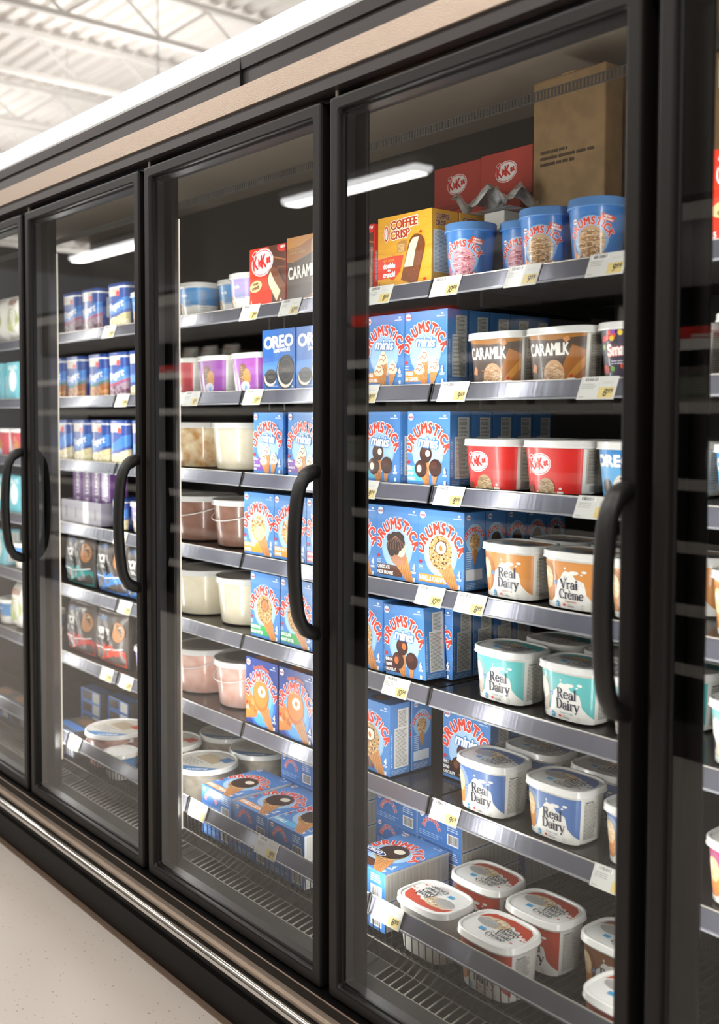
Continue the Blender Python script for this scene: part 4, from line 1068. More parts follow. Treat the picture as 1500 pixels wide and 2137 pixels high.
# ------------------------------------------------------------------ shelves, baskets, price tags
ZS = [1.783, 1.547, 1.314, 1.080, .846, .590]; ZBK = .415; BY = .150; ZF = .3205
BAYS = [('behind the right-edge door', -.914), ('behind the right part of the large door', -1.689), ('between the middle and large doors', -2.464), ('behind the left part of the middle door', -3.239), ('behind the left door', -4.014), ('behind the left-edge door', -4.789)]
SH = ['top shelf', 'second shelf', 'third shelf', 'fourth shelf', 'fifth shelf', 'sixth shelf']
RY = .333
def rail_mesh(W, zr, RY=RY):
    mb = MB(); h = .036
    mb.prism([(RY, zr), (RY-.0015, zr-.002), (RY-.011, zr-h+.003), (RY-.011, zr-h), (RY-.009, zr-h-.001), (RY+.004, zr-.004)], .003, W-.003, 'rail_grey')
    mb.prism([(RY+.001, zr), (RY-.001, zr-.0005), (RY-.001, zr+.0015), (RY+.001, zr+.0015)], .003, W-.003, 'slat_metal')
    mb.prism([(RY-.0105, zr-h+.002), (RY-.0135, zr-h+.001), (RY-.0135, zr-h-.0025), (RY-.009, zr-h-.0025)], .003, W-.003, 'rail_lip')
    return mb
def make_shelf():
    r = empty('shelf'); W = .770
    mb = MB(); mb.box(.002, W-.002, RY+.003, .90, -.022, -.003, 'deck_dark'); mb.box(.002, W-.002, RY+.0, RY+.012, -.030, -.001, 'deep_black')
    for x in (.03, W-.04): mb.box(x, x+.008, .45, .95, -.055, -.022, 'deck_dark')
    mb.build('deck', r); rail_mesh(W, 0).build('price_rail', r)
    for x in (0, W-.004):
        mb = MB(); mb.prism([(RY+.012, .001), (RY-.003, .001), (RY-.014, -.039), (RY+.012, -.03)], x, x+.004, 'deep_black'); mb.build('end_cap', r)
    return r
sh0 = None
for bi, (bn, xl) in enumerate(BAYS):
    for si, zs in enumerate(ZS):
        if sh0 is None: s_ = sh0 = make_shelf()
        else: s_ = copy_tree(sh0)
        s_.location = (xl-.036, 0, zs)
        tag(s_, 'dark %s with grey price rail %s' % (SH[si], bn), 'shelf', 'freezer shelves')
def make_basket():
    r = empty('wire_basket'); W = .770
    m = rail_mesh(W, ZBK, BY); m.build('price_rail', r)
    mb = MB(); n = 36
    for i in range(n+1):
        x = .006+(W-.012)*i/n
        mb.tube([(x, BY-.002, ZBK-.03), (x, BY+.001, .326), (x, BY+.006, ZF-.003), (x, .88, ZF-.003)], .0014, 'wire_black', 5, caps=False)
    for yy in (BY+.010, .22, .30, .38, .46, .54, .62, .70, .78, .88): mb.tube([(.004, yy, ZF-.0055), (W-.004, yy, ZF-.0055)], .0018, 'wire_black', 5)
    mb.build('wire_grid', r)
    for x in (0, W-.004):
        mb = MB(); mb.prism([(BY+.004, ZBK+.001), (BY-.003, ZBK+.001), (BY-.014, ZBK-.039), (BY+.004, ZBK-.045)], x, x+.004, 'deep_black'); mb.build('end_cap', r)
    return r
bk = None
for bi, (bn, xl) in enumerate(BAYS):
    b = bk = make_basket() if bk is None else bk
    if bi: b = copy_tree(bk)
    b.location = (xl-.036, 0, 0)
    tag(b, 'black wire basket at the bottom, %s' % bn, 'basket', 'bottom wire baskets')

def price_tag(x, zr, euro, cents, where, RY=RY):
    W, H = .088, .046
    mb = MB(); A = Art()
    A.rect(0, 0, W, H, '#d6d6d1'); A.barcode(W*.08, H*.76, W*.5, H*.95, seed=int(x*-1000)); A.lines(W*.06, H*.45, W*.45, H*.7, 3, '#9a9a96', .3, int(x*-100), 4); A.lines(W*.06, H*.08, W*.2, H*.14, 1, '#9a9a96', .5); A.lines(W*.62, H*.66, W*.9, H*.78, 2, '#b5b5b0', .3)
    A.rect(W*.56, H*.06, W*.96, H*.52, '#dcc682')
    if euro:
        A.text(euro, W*.785, H*.13, H*.32, '#2b2720', bold=.0003, sx=.85, align='r', skew=.1); A.text(cents, W*.80, H*.25, H*.20, '#2b2720', bold=.00025, sx=.9, align='l', skew=.1)
    dy, dz = -.010/.036, -1.0
    l = math.hypot(dy, dz); uy, uz = -dy/l, -dz/l; ny, nz = -uz, uy       # up along the rail, outwards
    y0, z0 = RY-.0012-.0118, zr-.041
    fn = lambda u, v, q: (u+v*.12, y0+uy*v+ny*(.0022+q), z0+uz*v+nz*(.0022+q))
    c = [fn(0, 0, 0), fn(W, 0, 0), fn(W, H, 0), fn(0, H, 0)]; bq = [fn(0, 0, -.0014), fn(W, 0, -.0014), fn(W, H, -.0014), fn(0, H, -.0014)]
    mb.face(c, '#d6d6d1'); mb.face(bq[::-1], '#d6d6d1')
    for i in range(4): j = (i+1) % 4; mb.face([c[i], bq[i], bq[j], c[j]], '#cfcfca')
    A.emit(mb, fn)
    o = mb.build('price_tag', loc=(x, 0, 0))
    tag(o, 'white and yellow price tag ' + where, 'price tag', 'price tags on the rails')
LD = 'large door'
for x, s, a, b, wh in ((-1.954, 0, '11', '69', 'reading 11.69 under the yellow box, top shelf, large door'), (-1.728, 0, '10', '99', 'reading 10.99 under the pink tubs, top shelf, large door'),
        (-1.503, 0, '9', '99', 'reading 9.99 under the tan tubs, top shelf, large door'), (-1.292, 0, '9', '99', 'rightmost on the top shelf of the large door'),
        (-2.003, 1, '10', '99', 'reading 10.99 at the left end, second shelf, large door'), (-1.702, 1, '9', '69', 'reading 9.69 under the caramel tubs, large door'), (-1.309, 1, '8', '99', 'reading 8.99 at right of second shelf, large door'),
        (-2.003, 2, '9', '99', 'reading 9.99 at the left end, third shelf, large door'), (-1.713, 2, '8', '99', 'reading 8.99 under the red tubs, large door'), (-1.314, 2, '8', '99', 'beside the black handle top, third shelf, large door'),
        (-1.773, 3, '10', '99', 'reading 10.99 under the caramel cone box, large door'), (-1.645, 3, '8', '99', 'reading 8.99 under the orange tubs, large door'),
        (-1.888, 4, '10', '99', 'reading 10.99 on the fifth shelf, large door'), (-1.719, 5, '9', '69', 'reading 9.69 on the sixth shelf, large door'), (-1.262, 5, '', '', 'at the right end of the sixth shelf, large door'),
        (-2.505, 0, '11', '99', 'reading 11.99 under the red box, top shelf, middle door'), (-2.315, 0, '10', '99', 'reading 10.99 under the brown box, top shelf, middle door'),
        (-2.82, 1, '8', '99', 'at the left end, second shelf, middle door'), (-2.49, 1, '8', '99', 'under the cookie boxes, second shelf, middle door'),
        (-3.36, 0, '9', '99', 'on the top shelf behind the left door'), (-3.27, 1, '9', '99', 'on the second shelf behind the left door'), (-3.26, 4, '7', '99', 'on the fifth shelf behind the left door'), (-3.40, 5, '7', '99', 'left one on the sixth shelf, left door'), (-3.255, 5, '6', '99', 'right one on the sixth shelf, left door'), (-3.29, 3, '9', '99', 'on the fourth shelf behind the left door')):
    price_tag(x, ZS[s], a, b, wh)
for x, a, b, wh in ((-1.708, '8', '99', 'reading 8.99 on the basket rail, large door'), (-2.492, '', '', 'at the left of the basket rail, middle door'), (-2.165, '9', '99', 'reading 9.99 on the basket rail, middle door'), (-3.27, '', '', 'on the basket rail behind the left door')):
    price_tag(x, ZBK, a, b, wh, BY)

# ------------------------------------------------------------------ goods behind the large door
Y0 = .347
def row(kind, xc, z, n, desc, where, group, y=Y0, step=None, start=0, rz=0):
    """a front box and the ones queued behind it"""
    dims = get(kind)[1]; step = step or dims[1]+.0035
    nm = ['foremost', 'second in line', 'third in line', 'fourth in line', 'fifth in line', 'sixth in line']
    for i in range(start, n):
        put(kind, xc, y+i*step, z, '%s, %s, %s' % (desc, nm[i], where) if n > 1 else '%s, %s' % (desc, where), group, rz=rz)
z = ZS[0]+.0005
put('kkbox', -2.040, Y0, z, 'red and brown wafer ice cream box, leftmost on top shelf, large door', 'boxes on the top shelf')
put('coffee', -1.844, Y0, z, 'yellow coffee ice cream bar box on top shelf, large door')
put('coffee', -1.844, Y0+.09, z, 'yellow coffee bar box behind the front yellow one, large door')
for k, (kd, x, d) in enumerate((('pint_pink', -1.685, 'pink scoop blue tub beside the yellow box, top shelf, large door'), ('pint_pink', -1.588, 'second pink scoop blue tub from left, top shelf, large door'),
                                ('pint_tan', -1.461, 'left tan scoop blue tub on top shelf, large door'), ('pint_tan', -1.331, 'right tan scoop blue tub on top shelf, large door'))):
    put(kd, x, Y0+(.0 if k != 1 else .078), z, d, 'round blue tubs on the top shelf', rz=24)
for i, (x, y, zz, d) in enumerate(((-1.99, .62, 0, 'bottom left'), (-1.80, .62, 0, 'bottom right'), (-2.00, .63, .117, 'middle left'), (-1.81, .62, .117, 'middle right'), (-1.96, .64, .234, 'top left'), (-1.78, .63, .234, 'top right'))):
    put('kkcarton', x, y, z+zz, 'dull red shipping box, %s of stack behind tubs, top shelf, large door' % d, 'red boxes stacked at the back')
# tall brown carton and a crumpled wrap
mb = MB(); mb.bevbox(-.103, .103, -.09, .09, 0, .467, 'carton_brown', .004)
A = Art()
for k, (y0, l) in enumerate(((.300, .10), (.286, .16), (.272, .13))): A.lines(.02, y0-.004, .02+l, y0+.004, 1, '#4d3d2a', .9, k, 4)
A.lines(.03, .06, .16, .085, 2, '#5a4832', .5, 5, 3); A.emit(mb, lambda u, v, l: (-.10+u, -.0901-l, v)); mb.box(-.02, .02, -.0905, .0905, .466, .4676, '#b59a6c')
tag(mb.build('cardboard_carton', loc=(-1.540, .66, z)), 'tall brown cardboard carton behind the blue tubs, large door', 'cardboard box')
mb = MB(); mb.bevbox(-.08, .08, -.07, .07, 0, .40, 'carton_brown', .004); mb.box(-.02, .02, -.0705, .0705, .399, .4006, '#b59a6c')
tag(mb.build('cardboard_carton', loc=(-1.320, .66, z)), 'brown cardboard carton in the right back corner, large door', 'cardboard box')
mb = MB(); rg = random.Random(5); rows = []
for j in range(9):
    rows.append([(-.10+.2*i/12, .11*(j/8)-.055, .03+.022*rg.random()*(1 if 0 < i < 12 and 0 < j < 8 else 0)+.018*math.sin(i*.9+j)) for i in range(13)])
mb.grid(rows, 'plastic_wrap', closed=False); mb.grid([[(p[0], p[1], .0) for p in r] for r in rows], 'plastic_wrap', closed=False)
tag(mb.build('plastic_wrap', loc=(-1.72, .52, z+.169)), 'crumpled clear plastic wrap lying over the red boxes', 'plastic wrap').parent = None
mb = MB(); mb.bevbox(-.032, .032, -.05, .05, 0, .165, 'steel_shelf', .003); tag(mb.build('shipping_box', loc=(-1.681, .53, z)), 'pale carton under the crumpled plastic wrap, large door', 'cardboard box')

z = ZS[1]+.0005
row('mini_caramel', -1.912, z, 3, 'blue mini caramel cone box, left row', 'second shelf, large door', 'mini caramel cone boxes')
row('mini_caramel', -1.768, z, 5, 'blue mini caramel cone box, right row', 'second shelf, large door', 'mini caramel cone boxes')
for i, (kd, x, d) in enumerate((('tub_caram', -1.570, 'brown caramel tub, left of two'), ('tub_caram', -1.400, 'brown caramel tub, right of two'), ('tub_smart', -1.215, 'dark candy tub at the right end'))):
    put(kd, x, Y0, z, d+', second shelf, large door', 'oval tubs, second shelf')
    put(kd, x, Y0+.14, z, d+', in back row, second shelf, large door', 'oval tubs, second shelf')
z = ZS[2]+.0005
row('mini_dip', -1.927, z, 3, 'blue mini dipped cone box, left row', 'third shelf, large door', 'mini dipped cone boxes')
row('mini_dip', -1.758, z, 5, 'blue mini dipped cone box, right row', 'third shelf, large door', 'mini dipped cone boxes')
for kd, x, d in (('tub_kk', -1.580, 'red wafer tub, left of two'), ('tub_kk', -1.405, 'red wafer tub, right of two'), ('tub_oreo', -1.215, 'blue cookie tub by the handle')):
    put(kd, x, Y0, z, d+', third shelf, large door', 'oval tubs, third shelf')
    put(kd, x, Y0+.14, z, d+', in back row, third shelf, large door', 'oval tubs, third shelf')
z = ZS[3]+.0005
put('caramelnut', -2.0115, Y0, z, 'blue nut cone box cut by the mullion, fourth shelf, large door', 'cone boxes, fourth shelf')
row('fudge', -1.8625, z, 3, 'blue fudge brownie cone box', 'fourth shelf, large door', 'cone boxes, fourth shelf')
put('caramelnut', -1.714, Y0, z, 'blue vanilla caramel cone box, fourth shelf, large door', 'cone boxes, fourth shelf')
row('fudge', -1.714, z, 5, 'blue fudge cone box behind the vanilla caramel one', 'large door', 'cone boxes, fourth shelf', start=1)
for kd, x, d in (('tub_creme', -1.523, 'orange cream tub, left one'), ('tub_creme_fr', -1.350, 'orange cream tub with French label'), ('tub_creme', -1.185, 'orange cream tub, rightmost')):
    put(kd, x, Y0-.004, z, d+', fourth shelf, large door', 'orange cream tubs')
    put(kd, x+.01, Y0+.14, z, d+', in back row, fourth shelf, large door', 'orange cream tubs')
z = ZS[4]+.0005
put('brownie', -1.990, Y0, z, 'blue nutty cone box cut by the mullion, fifth shelf, large door', 'cone boxes, fifth shelf')
put('mini_choc', -1.832, Y0, z+.0035, 'leaning blue mini chocolate cone box, fifth shelf, large door', 'cone boxes, fifth shelf', lean=-3.2)
row('mini_choc', -1.816, z, 5, 'blue mini cone box behind the leaning one', 'fifth shelf, large door', 'cone boxes, fifth shelf', start=1)
for kd, x, y, d in (('tub_teal', -1.552, .350, 'teal cream tub, left front'), ('tub_teal', -1.365, .352, 'teal cream tub, right front'), ('tub_teal', -1.185, .350, 'teal cream tub, rightmost'), ('tub_teal', -1.530, .500, 'teal cream tub, left back'), ('tub_teal', -1.36, .495, 'teal cream tub, right back'), ('tub_teal', -1.20, .492, 'teal cream tub, far right back')):
    put(kd, x, y, z, d+', fifth shelf, large door', 'teal cream tubs')
z = ZS[5]+.0005
put('brownie', -1.962, Y0, z, 'blue nutty cone box in front, sixth shelf, large door', 'cone boxes, sixth shelf')
put('caramelnut', -1.962, Y0+.074, z, 'blue cone box behind the nutty one, sixth shelf, large door', 'cone boxes, sixth shelf')
row('mini_simply', -1.740, z, 3, 'blue mini dipped chocolate cone box', 'sixth shelf, large door', 'cone boxes, sixth shelf', y=.462)
for kd, x, y, d in (('tub_blue', -1.590, .335, 'blue cream tub, left front'), ('tub_blue', -1.393, .345, 'blue cream tub, right front'), ('tub_blue', -1.575, .482, 'blue cream tub, left back'), ('tub_blue', -1.385, .485, 'blue cream tub, right back'), ('tub_blue', -1.19, .345, 'blue cream tub, rightmost')):
    put(kd, x, y, z, d+', sixth shelf, large door', 'blue cream tubs')
# basket, large door
z = ZF
for i, y_ in enumerate((0, 1)):
    put('flat_oreo', -1.787, .178, z+i*.0675, 'blue cookie cone box lying %s in basket, large door' % ('on top' if i else 'below'), 'flat boxes in the large basket')
for j, x in enumerate((-1.912, -1.757)):
    for i in range(3): put('flat_oreo', x, .390, z+i*.0675, 'blue box end in back %s stack, %s, basket, large door' % (('left', 'right')[j], ('bottom', 'middle', 'top')[i]), 'flat boxes in the large basket')
for i in range(2): put('flat_oreo', -1.745, .600, z+i*.0675, 'blue box in rear stack, %s, basket, large door' % ('bottom', 'top')[i], 'flat boxes in the large basket')
for kd, x, y, rz, d in (('tub_red', -1.592, .218, 180, 'red cream tub turned around, left front'), ('tub_red', -1.592, .384, 0, 'red cream tub, left back'), ('tub_red', -1.412, .368, 0, 'red cream tub, middle back'), ('tub_red', -1.408, .218, 0, 'red cream tub, middle front'),
                        ('tub_brown', -1.225, .385, 0, 'brown cream tub at the right'), ('tub_red', -1.090, .218, 0, 'red cream tub at front right corner')):
    put(kd, x, y, z, d+' of basket, large door', 'tubs in the large basket', rz=rz, at='c')

# ------------------------------------------------------------------ goods behind the middle door
z = ZS[0]+.0005
for kd, x, y, d in (('cup_blue', -2.865, Y0, 'white tub with blue band at left'), ('cup_blue', -2.715, Y0+.05, 'second white tub with blue band'), ('cup_lilac', -2.572, Y0, 'white tub with lilac band'), ('cup_blue', -3.005, Y0, 'white tub with blue band, hidden at mullion')):
    put(kd, x, y, z, d+', top shelf, middle door', 'small tubs, top shelf, middle door')
put('kkbox', -2.403, Y0, z, 'red wafer ice cream box, top shelf, middle door')
put('carambox', -2.220, Y0, z, 'brown caramel ice cream box, top shelf, middle door')
put('pail_choc', -2.43, .58, z+.058, 'brown pail with white lid behind the red box, middle door')
mb = MB(); mb.bevbox(-.11, .11, -.11, .11, 0, .057, 'gondola_dark', .003); tag(mb.build('shipping_box', loc=(-2.43, .58, z)), 'low dark carton under the brown pail, top shelf, middle door', 'cardboard box')
mb = MB(); mb.bevbox(-.16, .16, -.09, .09, 0, .26, 'carton_brown', .004); tag(mb.build('shipping_box', loc=(-2.72, .82, z)), 'brown carton at the back of top shelf, middle door', 'cardboard box')
z = ZS[1]+.0005
for kd, x, d in (('tub_rose', -2.915, 'red swirl tub at left end'), ('tub_purple', -2.728, 'purple swirl tub, left one'), ('tub_purple', -2.535, 'purple swirl tub, right one')):
    put(kd, x, Y0, z, d+', second shelf, middle door', 'swirl tubs, middle door')
    put(kd, x, Y0+.14, z, d+', in back row, second shelf, middle door', 'swirl tubs, middle door')
row('oreobox', -2.351, z, 2, 'blue cookie sandwich box, left row', 'second shelf, middle door', 'cookie sandwich boxes'); row('oreobox', -2.193, z, 2, 'blue cookie sandwich box, right row', 'second shelf, middle door', 'cookie sandwich boxes')
z = ZS[2]+.0005
for kd, x, y, d in (('pail_swirl', -2.922, .465, 'caramel swirl pail'), ('pail_cream', -2.690, .47, 'vanilla pail beside the swirl one')):
    put(kd, x, y, z, d+', third shelf, middle door', 'pails, third shelf', at='c')
row('mini_swirl', -2.402, z, 2, 'blue mini swirl cone box, left row', 'third shelf, middle door', 'mini swirl cone boxes'); row('mini_swirl', -2.237, z, 2, 'blue mini swirl cone box, right row', 'third shelf, middle door', 'mini swirl cone boxes')
z = ZS[3]+.0005
for kd, x, y, d in (('pail_choc', -2.93, .47, 'chocolate pail, left one'), ('pail_choc', -2.695, .475, 'chocolate pail, right one'), ('pail_choc', -2.86, .71, 'chocolate pail in the back')):
    put(kd, x, y, z, d+', fourth shelf, middle door', 'pails, fourth shelf', at='c')
row('salty', -2.448, z, 1, 'blue sweet salty cone box, left row', 'fourth shelf, middle door', 'cone boxes, fourth shelf, middle door'); row('salty', -2.298, z, 1, 'blue sweet salty cone box, middle row', 'fourth shelf, middle door', 'cone boxes, fourth shelf, middle door')
put('strawberry', -2.155, Y0, z, 'blue strawberry cone box by the handle, fourth shelf, middle door', 'cone boxes, fourth shelf, middle door', scale=(.92, 1, 1))
z = ZS[4]+.0005
for kd, x, y, d in (('pail_cream', -2.91, .465, 'vanilla pail, left one'), ('pail_cream', -2.676, .475, 'vanilla pail, right one'), ('pail_cream', -2.85, .70, 'vanilla pail in the back')):
    put(kd, x, y, z, d+', fifth shelf, middle door', 'pails, fifth shelf', at='c')
row('peanut', -2.418, z, 1, 'blue peanut butter cone box, left row', 'fifth shelf, middle door', 'peanut butter cone boxes'); row('peanut', -2.271, z, 2, 'blue peanut butter cone box, middle row', 'fifth shelf, middle door', 'peanut butter cone boxes')
put('peanut', -2.130, Y0, z, 'blue peanut butter cone box, rightmost, fifth shelf, middle door', 'peanut butter cone boxes', scale=(.9, 1, 1))
z = ZS[5]+.0005
for kd, x, y, d in (('pail_pink', -2.925, .47, 'pink pail, left one'), ('pail_pink', -2.688, .475, 'pink pail, right one'), ('pail_pink', -2.83, .70, 'pink pail in the back')):
    put(kd, x, y, z, d+', sixth shelf, middle door', 'pails, sixth shelf', at='c')
row('special', -2.436, z, 1, 'dark blue toffee cone box, left row', 'sixth shelf, middle door', 'toffee cone boxes'); row('special', -2.272, z, 1, 'dark blue toffee cone box, right row', 'sixth shelf, middle door', 'toffee cone boxes')
z = ZF
for kd, x, y, d in (('pail_grey', -2.668, .302, 'white lidded pail in front'), ('pail_grey', -2.670, .508, 'white lidded pail in the middle back'), ('pail_rose', -2.912, .324, 'white lidded pail with red mark'), ('pail_grey', -2.875, .525, 'pail at far left back')):
    put(kd, x, y, z, d+', basket, middle door', 'pails in the middle basket', at='c', scale=(.90, .90, .88))
for j, (kd, x, y) in enumerate((('flat_orange', -2.400, .172), ('flat_orange', -2.230, .170), ('flat_blue', -2.074, .170))):
    for i in range(2): put(kd, x, y, z+i*.0675, 'blue cone box lying in basket, %s stack, %s, middle door' % (('left', 'centre', 'right')[j], ('bottom', 'top')[i]), 'flat boxes in the middle basket')
for j, (kd, x, y) in enumerate((('flat_orange', -2.315, .382), ('flat_orange', -2.155, .382))):
    for i in range(3): put(kd, x, y, z+i*.0675, 'blue box in back %s stack, %s, basket, middle door' % (('left', 'right')[j], ('bottom', 'middle', 'top')[i]), 'flat boxes in the middle basket')

# ------------------------------------------------------------------ goods behind the left door
z = ZS[0]+.0005
for i, (kd, x) in enumerate((('scr_berry', -3.68), ('scr_berry', -3.525), ('scr_gold', -3.315))):
    put(kd, x, Y0, z, 'blue frozen yogurt carton, %s of three, top shelf, left door' % ('leftmost', 'middle', 'rightmost')[i], 'frozen yogurt cartons')
put('cup_blue', -3.168, Y0-.005, z, 'white tub with blue band, top shelf, left door')
z = ZS[1]+.0005
for i, (kd, x) in enumerate((('scr_green', -3.825), ('scr_green', -3.660), ('scr_green', -3.475), ('scr_berry', -3.315), ('scr_blue', -3.165))):
    put(kd, x, Y0, z, 'blue yogurt carton, %s on second shelf, left door' % ('first', 'second', 'third', 'fourth', 'fifth')[i], 'frozen yogurt cartons')
z = ZS[2]+.0005
for i, (kd, x) in enumerate((('scr_blue', -3.77), ('scr_gold', -3.61), ('scr_gold', -3.46), ('scr_blue', -3.31), ('scr_blue', -3.15))):
    put(kd, x, Y0, z, 'dark blue ice cream carton, %s on third shelf, left door' % ('first', 'second', 'third', 'fourth', 'fifth')[i], 'frozen yogurt cartons')
z = ZS[3]+.0005
A = Art(); A.rect(0, 0, .33, .085, '#8f8a96')
for i in range(4): A.rect(.04+.08*i, .02, .05+.08*i, .06, '#4a3a3c')
mb = MB(); mb.bevbox(-.165, .165, -.005, .0, 0, .085, '#8f8a96', .001); mb.box(-.165, .165, 0, .30, 0, .003, '#8f8a96')
for sg in (-.165, .162): mb.box(sg, sg+.003, 0, .3, 0, .085, '#8f8a96')
A.emit(mb, lambda u, v, l: (-.165+u, -.0052-l, v)); tag(mb.build('display_tray', loc=(-3.597, Y0+.005, z)), 'grey cardboard display tray on fourth shelf, left door', 'tray')
for i in range(4): put('purplebox', -3.715+.078*i, .39, z+.0035, 'purple sandwich box standing in the grey tray, %s from left' % ('first', 'second', 'third', 'fourth')[i], 'purple boxes in the tray')
for i in range(4): put('purplebox', -3.715+.078*i, .39, z+.0995, 'upper purple sandwich box over the grey tray, %s from left' % ('first', 'second', 'third', 'fourth')[i], 'purple boxes in the tray')
put('scr_gold', -3.345, Y0, z, 'clear edged carton beside the grey tray, left door', scale=.72); put('cup_lilac', -3.19, Y0, z, 'white tub at right end, fourth shelf, left door')
z = ZS[4]+.0005
for i, (kd, x) in enumerate((('bag_teal', -3.655), ('bag_blue', -3.395), ('bag_blue', -3.17))):
    put(kd, x, Y0, z, '%s, fifth shelf, left door' % ('black and teal cone bag', 'black and blue cone bag', 'blue cone bag beside the handle')[i], 'cone bags')
z = ZS[5]+.0005
for i, (kd, x) in enumerate((('bag_red', -3.65), ('bag_sand', -3.405))):
    put(kd, x, Y0, z, ('black and red cone bag', 'black and red sandwich bag')[i]+', sixth shelf, left door', 'cone bags')
put('darkbox', -3.278, .421, z, 'narrow black box on sixth shelf, left door'); put('cup_lilac', -3.16, Y0-.005, z, 'white tub at right end, sixth shelf, left door')
z = ZF
put('pail_rose', -3.180, .275, z, 'wide white lidded pail in basket, left door', at='c', scale=(.95, .95, .80))
put('cup_blue', -3.03, .214, z, 'small blue lidded tub at basket front, left door', at='c', scale=.8)
for i, (x, y, k) in enumerate(((-3.365, .17, 0), (-3.365, .17, 1), (-3.54, .17, 0), (-3.60, .38, 0), (-3.60, .38, 1), (-3.60, .38, 2), (-3.42, .40, 0), (-3.42, .40, 1), (-3.42, .40, 2))):
    put('bakebox', x, y, z+k*.0455, 'flat grey brown box, %s %s, basket, left door' % (('front stack', 'front stack', 'left edge', 'back left stack', 'back left stack', 'back left stack', 'back right stack', 'back right stack', 'back right stack')[i], ('bottom', 'middle', 'top')[k]), 'flat boxes in the left basket')

# ------------------------------------------------------------------ slices behind the edge doors
for si, zs in enumerate(ZS):
    z = zs+.0005
    kinds = [('whitebag', 'whitebag'), ('mintbox', 'mintbox'), ('tub_rose', 'redbag'), ('mintbox', 'mintbox'), ('mintbox', 'cup_blue'), ('cup_blue', 'whitebag')][si]
    for j, x in enumerate((-4.40, -4.22, -4.04)):
        put(kinds[j % 2] if kinds[j % 2] != 'redbag' else 'tub_rose', x, Y0, z, 'pale %s, %s on the %s, left-edge door' % (('bag', 'mint box', 'red tub', 'mint box', 'box', 'tub')[si], ('first', 'second', 'third')[j], SH[si]), 'goods behind the left-edge door')
for i in range(3): put('bakebox', -4.13+.17*i, .18, ZF, 'grey box in basket, %s, left-edge door' % ('left', 'middle', 'right')[i], 'goods behind the left-edge door')
for si, (kd, d) in enumerate((('kkbox', 'red and brown box'), ('tub_smart', 'purple candy tub'), ('tub_oreo', 'blue cookie tub'), ('tub_creme', 'orange cream tub'), ('tub_teal', 'teal cream tub'), ('tub_pink', 'pink cream tub'))):
    W = get(kd)[1][0]
    for j in range(2): put(kd, -1.040+W/2+j*(W+.012), Y0, ZS[si]+.0005, '%s, %s on the %s, right-edge door' % (d, ('left one', 'right one')[j], SH[si]), 'goods behind the right-edge door')
put('tub_brown', -.86, .225, ZF, 'brown cream tub in the basket, right-edge door', at='c'); put('tub_brown', -.86, .38, ZF, 'brown cream tub in basket back row, right-edge door', at='c')
mb = MB(); mb.bevbox(-.14, .14, -.09, .09, 0, .40, 'carton_brown', .004)
A = Art(); A.text('S', .15, .16, .05, '#8a3a2a', bold=.002); A.rect(.02, .33, .05, .385, '#c9ccc0'); A.barcode(.022, .345, .048, .383); A.emit(mb, lambda u, v, l: (-.14+u, -.0901-l, v))
tag(mb.build('cardboard_carton', loc=(-1.02, .62, ZS[0]+.0005)), 'brown carton at the back of top shelf, right-edge door', 'cardboard box')

# ------------------------------------------------------------------ across the aisle: shelving that shows as reflections
g = empty('store_shelving', (0, 0, 0)); tag(g, 'white edged store shelving across the aisle, seen as a reflection', 'shelving')
GX0, GX1, GY = -9.5, -1.0, -2.6
mb = MB(); mb.box(GX0, GX1, GY-.62, GY-.56, 0, 2.05, 'gondola_dark'); mb.box(GX0, GX1, GY-.6, GY, 0, .14, 'gondola_dark'); mb.build('back_panel', g)
GZ = [.40, .66, .93, 1.20, 1.53, 1.80]
for zz in GZ:
    mb = MB(); mb.box(GX0, GX1, GY-.56, GY, zz-.02, zz, 'gondola_dark'); mb.box(GX0, GX1, GY-.001, GY+.008, zz-.034, zz+.014, 'steel_shelf'); mb.build('shelf_board', g)
mb = MB(); mb.box(GX0, GX1, GY-.1, GY+.22, 2.34, 2.37, 'gondola_dark'); mb.box(GX0, GX1, GY+.20, GY+.22, 2.27, 2.34, 'steel_shelf'); mb.box(GX0, GX1, GY-.62, GY-.1, 2.05, 2.37, 'gondola_dark'); mb.build('added_canopy', g)  # added to hide the fill strip behind its front lip
for k in range(3): area('goods_fill_light', (GX0+1.4+2.8*k, GY+.15, 2.33), (0, -.45, -.9), 2.7, .05, GOND_W, (1, .98, .95), parent=g)  # added fill strips so the goods show brighter in the door glass
rg = random.Random(11)
ORD = 'first second third fourth fifth sixth seventh eighth ninth tenth eleventh twelfth thirteenth fourteenth fifteenth sixteenth seventeenth eighteenth nineteenth twentieth'.split()
for k, zz in enumerate(GZ[3:]):
    x = -7.2; cnt = 0
    while x < -1.4:
        kd = rg.choice(['whitebag', 'graybox', 'whitebag', 'redbag'] if k == 2 else ['graybox', 'whitebag', 'graybox'])
        W, D, H = get(kd)[1]
        if rg.random() < .62 and not (k == 2 and -5.2 < x < -3.85):
            cnt += 1
            o = put(kd, x+W/2, GY-.05-D/2, zz+.0005, '%s, %s from the far end, %s board, shelving across the aisle' % ({'whitebag': 'white food bag', 'graybox': 'grey food box', 'redbag': 'flat red box'}[kd], ORD[cnt-1], ('fourth', 'fifth', 'top')[k]), 'packets across the aisle', rz=180, at='c')
        x += W+.03+rg.random()*.12
for i in range(3): put('redbag', -4.72+.29*i, GY-.1, GZ[5]+.21, 'red box over the shelving across the aisle, %s of three' % ('left', 'middle', 'right')[i], 'red boxes across the aisle', rz=180, at='c')
mb = MB(); mb.bevbox(-.5, .5, -.1, .1, 0, .208, 'gondola_dark', .004); tag(mb.build('shipping_box', loc=(-4.43, GY-.1, GZ[5]+.0005)), 'dark carton under the red boxes across the aisle', 'cardboard box')

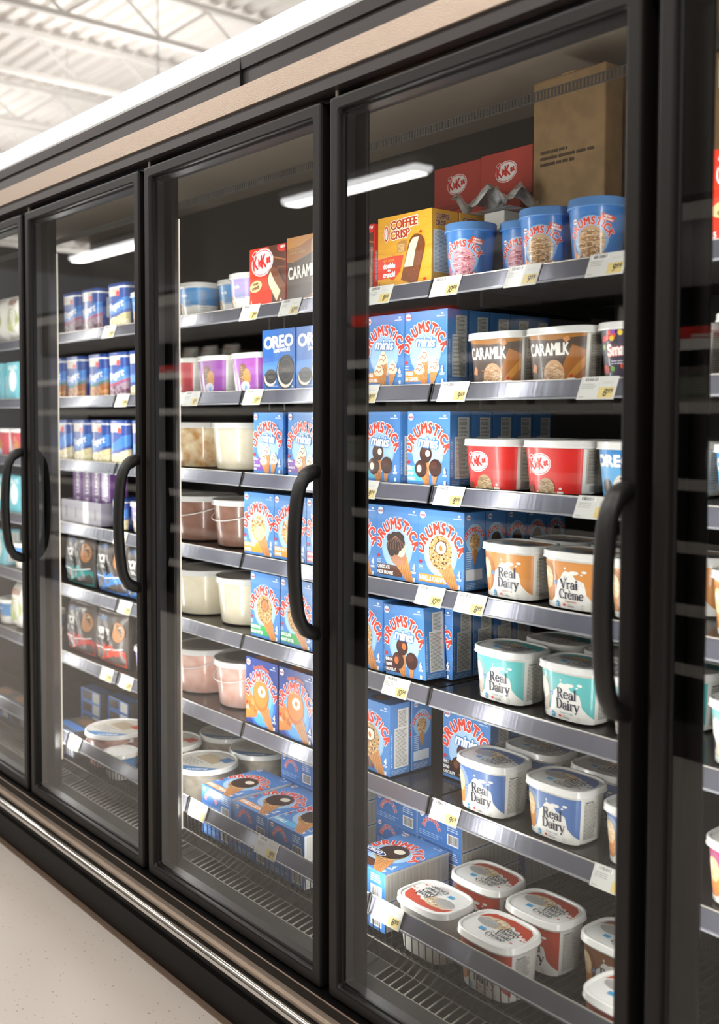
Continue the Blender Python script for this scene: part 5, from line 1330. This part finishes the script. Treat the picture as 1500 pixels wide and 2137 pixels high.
# ------------------------------------------------------------------ lamps
for i, x in enumerate((-9.6, -6.4, -3.2, 0.0, 3.0)):
    r = empty('ceiling_lamp', (x, -1.5, 3.9)); tag(r, 'long white ceiling lamp over the aisle, %s' % ('farthest', 'second farthest', 'middle', 'second nearest', 'nearest')[i], 'lamp', 'aisle lamps')
    mb = MB(); mb.bevbox(-1.2, 1.2, -.06, .06, .0, .06, 'lamp_body', .01); mb.tube([(-.9, 0, .05), (-.9, 0, 1.3)], .006, 'lamp_body', 6); mb.tube([(.9, 0, .05), (.9, 0, 1.3)], .006, 'lamp_body', 6); mb.build('housing', r)
    l = area('lamp_light', (0, 0, -.012), (0, 0, -1), 2.3, .10, AISLE_W, (1, .96, .91)); l.parent = r
    l = area('lamp_uplight', (0, 0, .075), (0, 0, 1), 2.3, .10, UP_W/5, (1, .98, .96)); l.parent = r
for i, x in enumerate((-10.6, -6.45, -2.3)):
    r = empty('ceiling_lamp', (x, -3.96, 3.3)); tag(r, 'bright lamp over the next aisle, seen reflected in the glass, %s' % ('far', 'middle', 'near')[i], 'lamp', 'next aisle lamps')
    mb = MB(); mb.bevbox(-.85, .85, -.10, .10, .02, .08, 'lamp_body', .01); mb.tube([(-.6, 0, .07), (-.6, 0, 1.9)], .006, 'lamp_body', 6); mb.tube([(.6, 0, .07), (.6, 0, 1.9)], .006, 'lamp_body', 6); mb.build('housing', r)
    mb = MB(); mb.prism([(-.09, .02), (-.07, -.02), (.07, -.02), (.09, .02)], -.83, .83, 'lamp_lens'); mb.build('diffuser', r)
    l = area('lamp_light', (0, 0, -.03), (0, 0, -1), 1.6, .14, FAR_W, (1, .97, .93)); l.parent = r
for i, (x, y_) in enumerate(((-9, 3.2), (-13, 3.2), (-9, 6.5), (-15, 6.5), (-12, 9.5), (-19, 8))):
    r = empty('ceiling_lamp', (x, y_, 3.4)); tag(r, 'uplighting lamp beyond the freezer case, %s' % ('first', 'second', 'third', 'fourth', 'fifth', 'sixth')[i], 'lamp', 'lamps beyond the freezer')
    mb = MB(); mb.bevbox(-1.2, 1.2, -.06, .06, .0, .06, 'lamp_body', .01); mb.tube([(-.9, 0, .05), (-.9, 0, 1.8)], .006, 'lamp_body', 6); mb.tube([(.9, 0, .05), (.9, 0, 1.8)], .006, 'lamp_body', 6); mb.build('housing', r)
    l = area('lamp_uplight', (0, 0, .075), (0, 0, 1), 2.3, .10, UP_W/3, (1, .98, .96)); l.parent = r
for o in [o for o in COL.objects if o.parent is None and 'label' not in o and 'kind' not in o and o.type != 'CAMERA']: print('UNTAGGED', o.name)
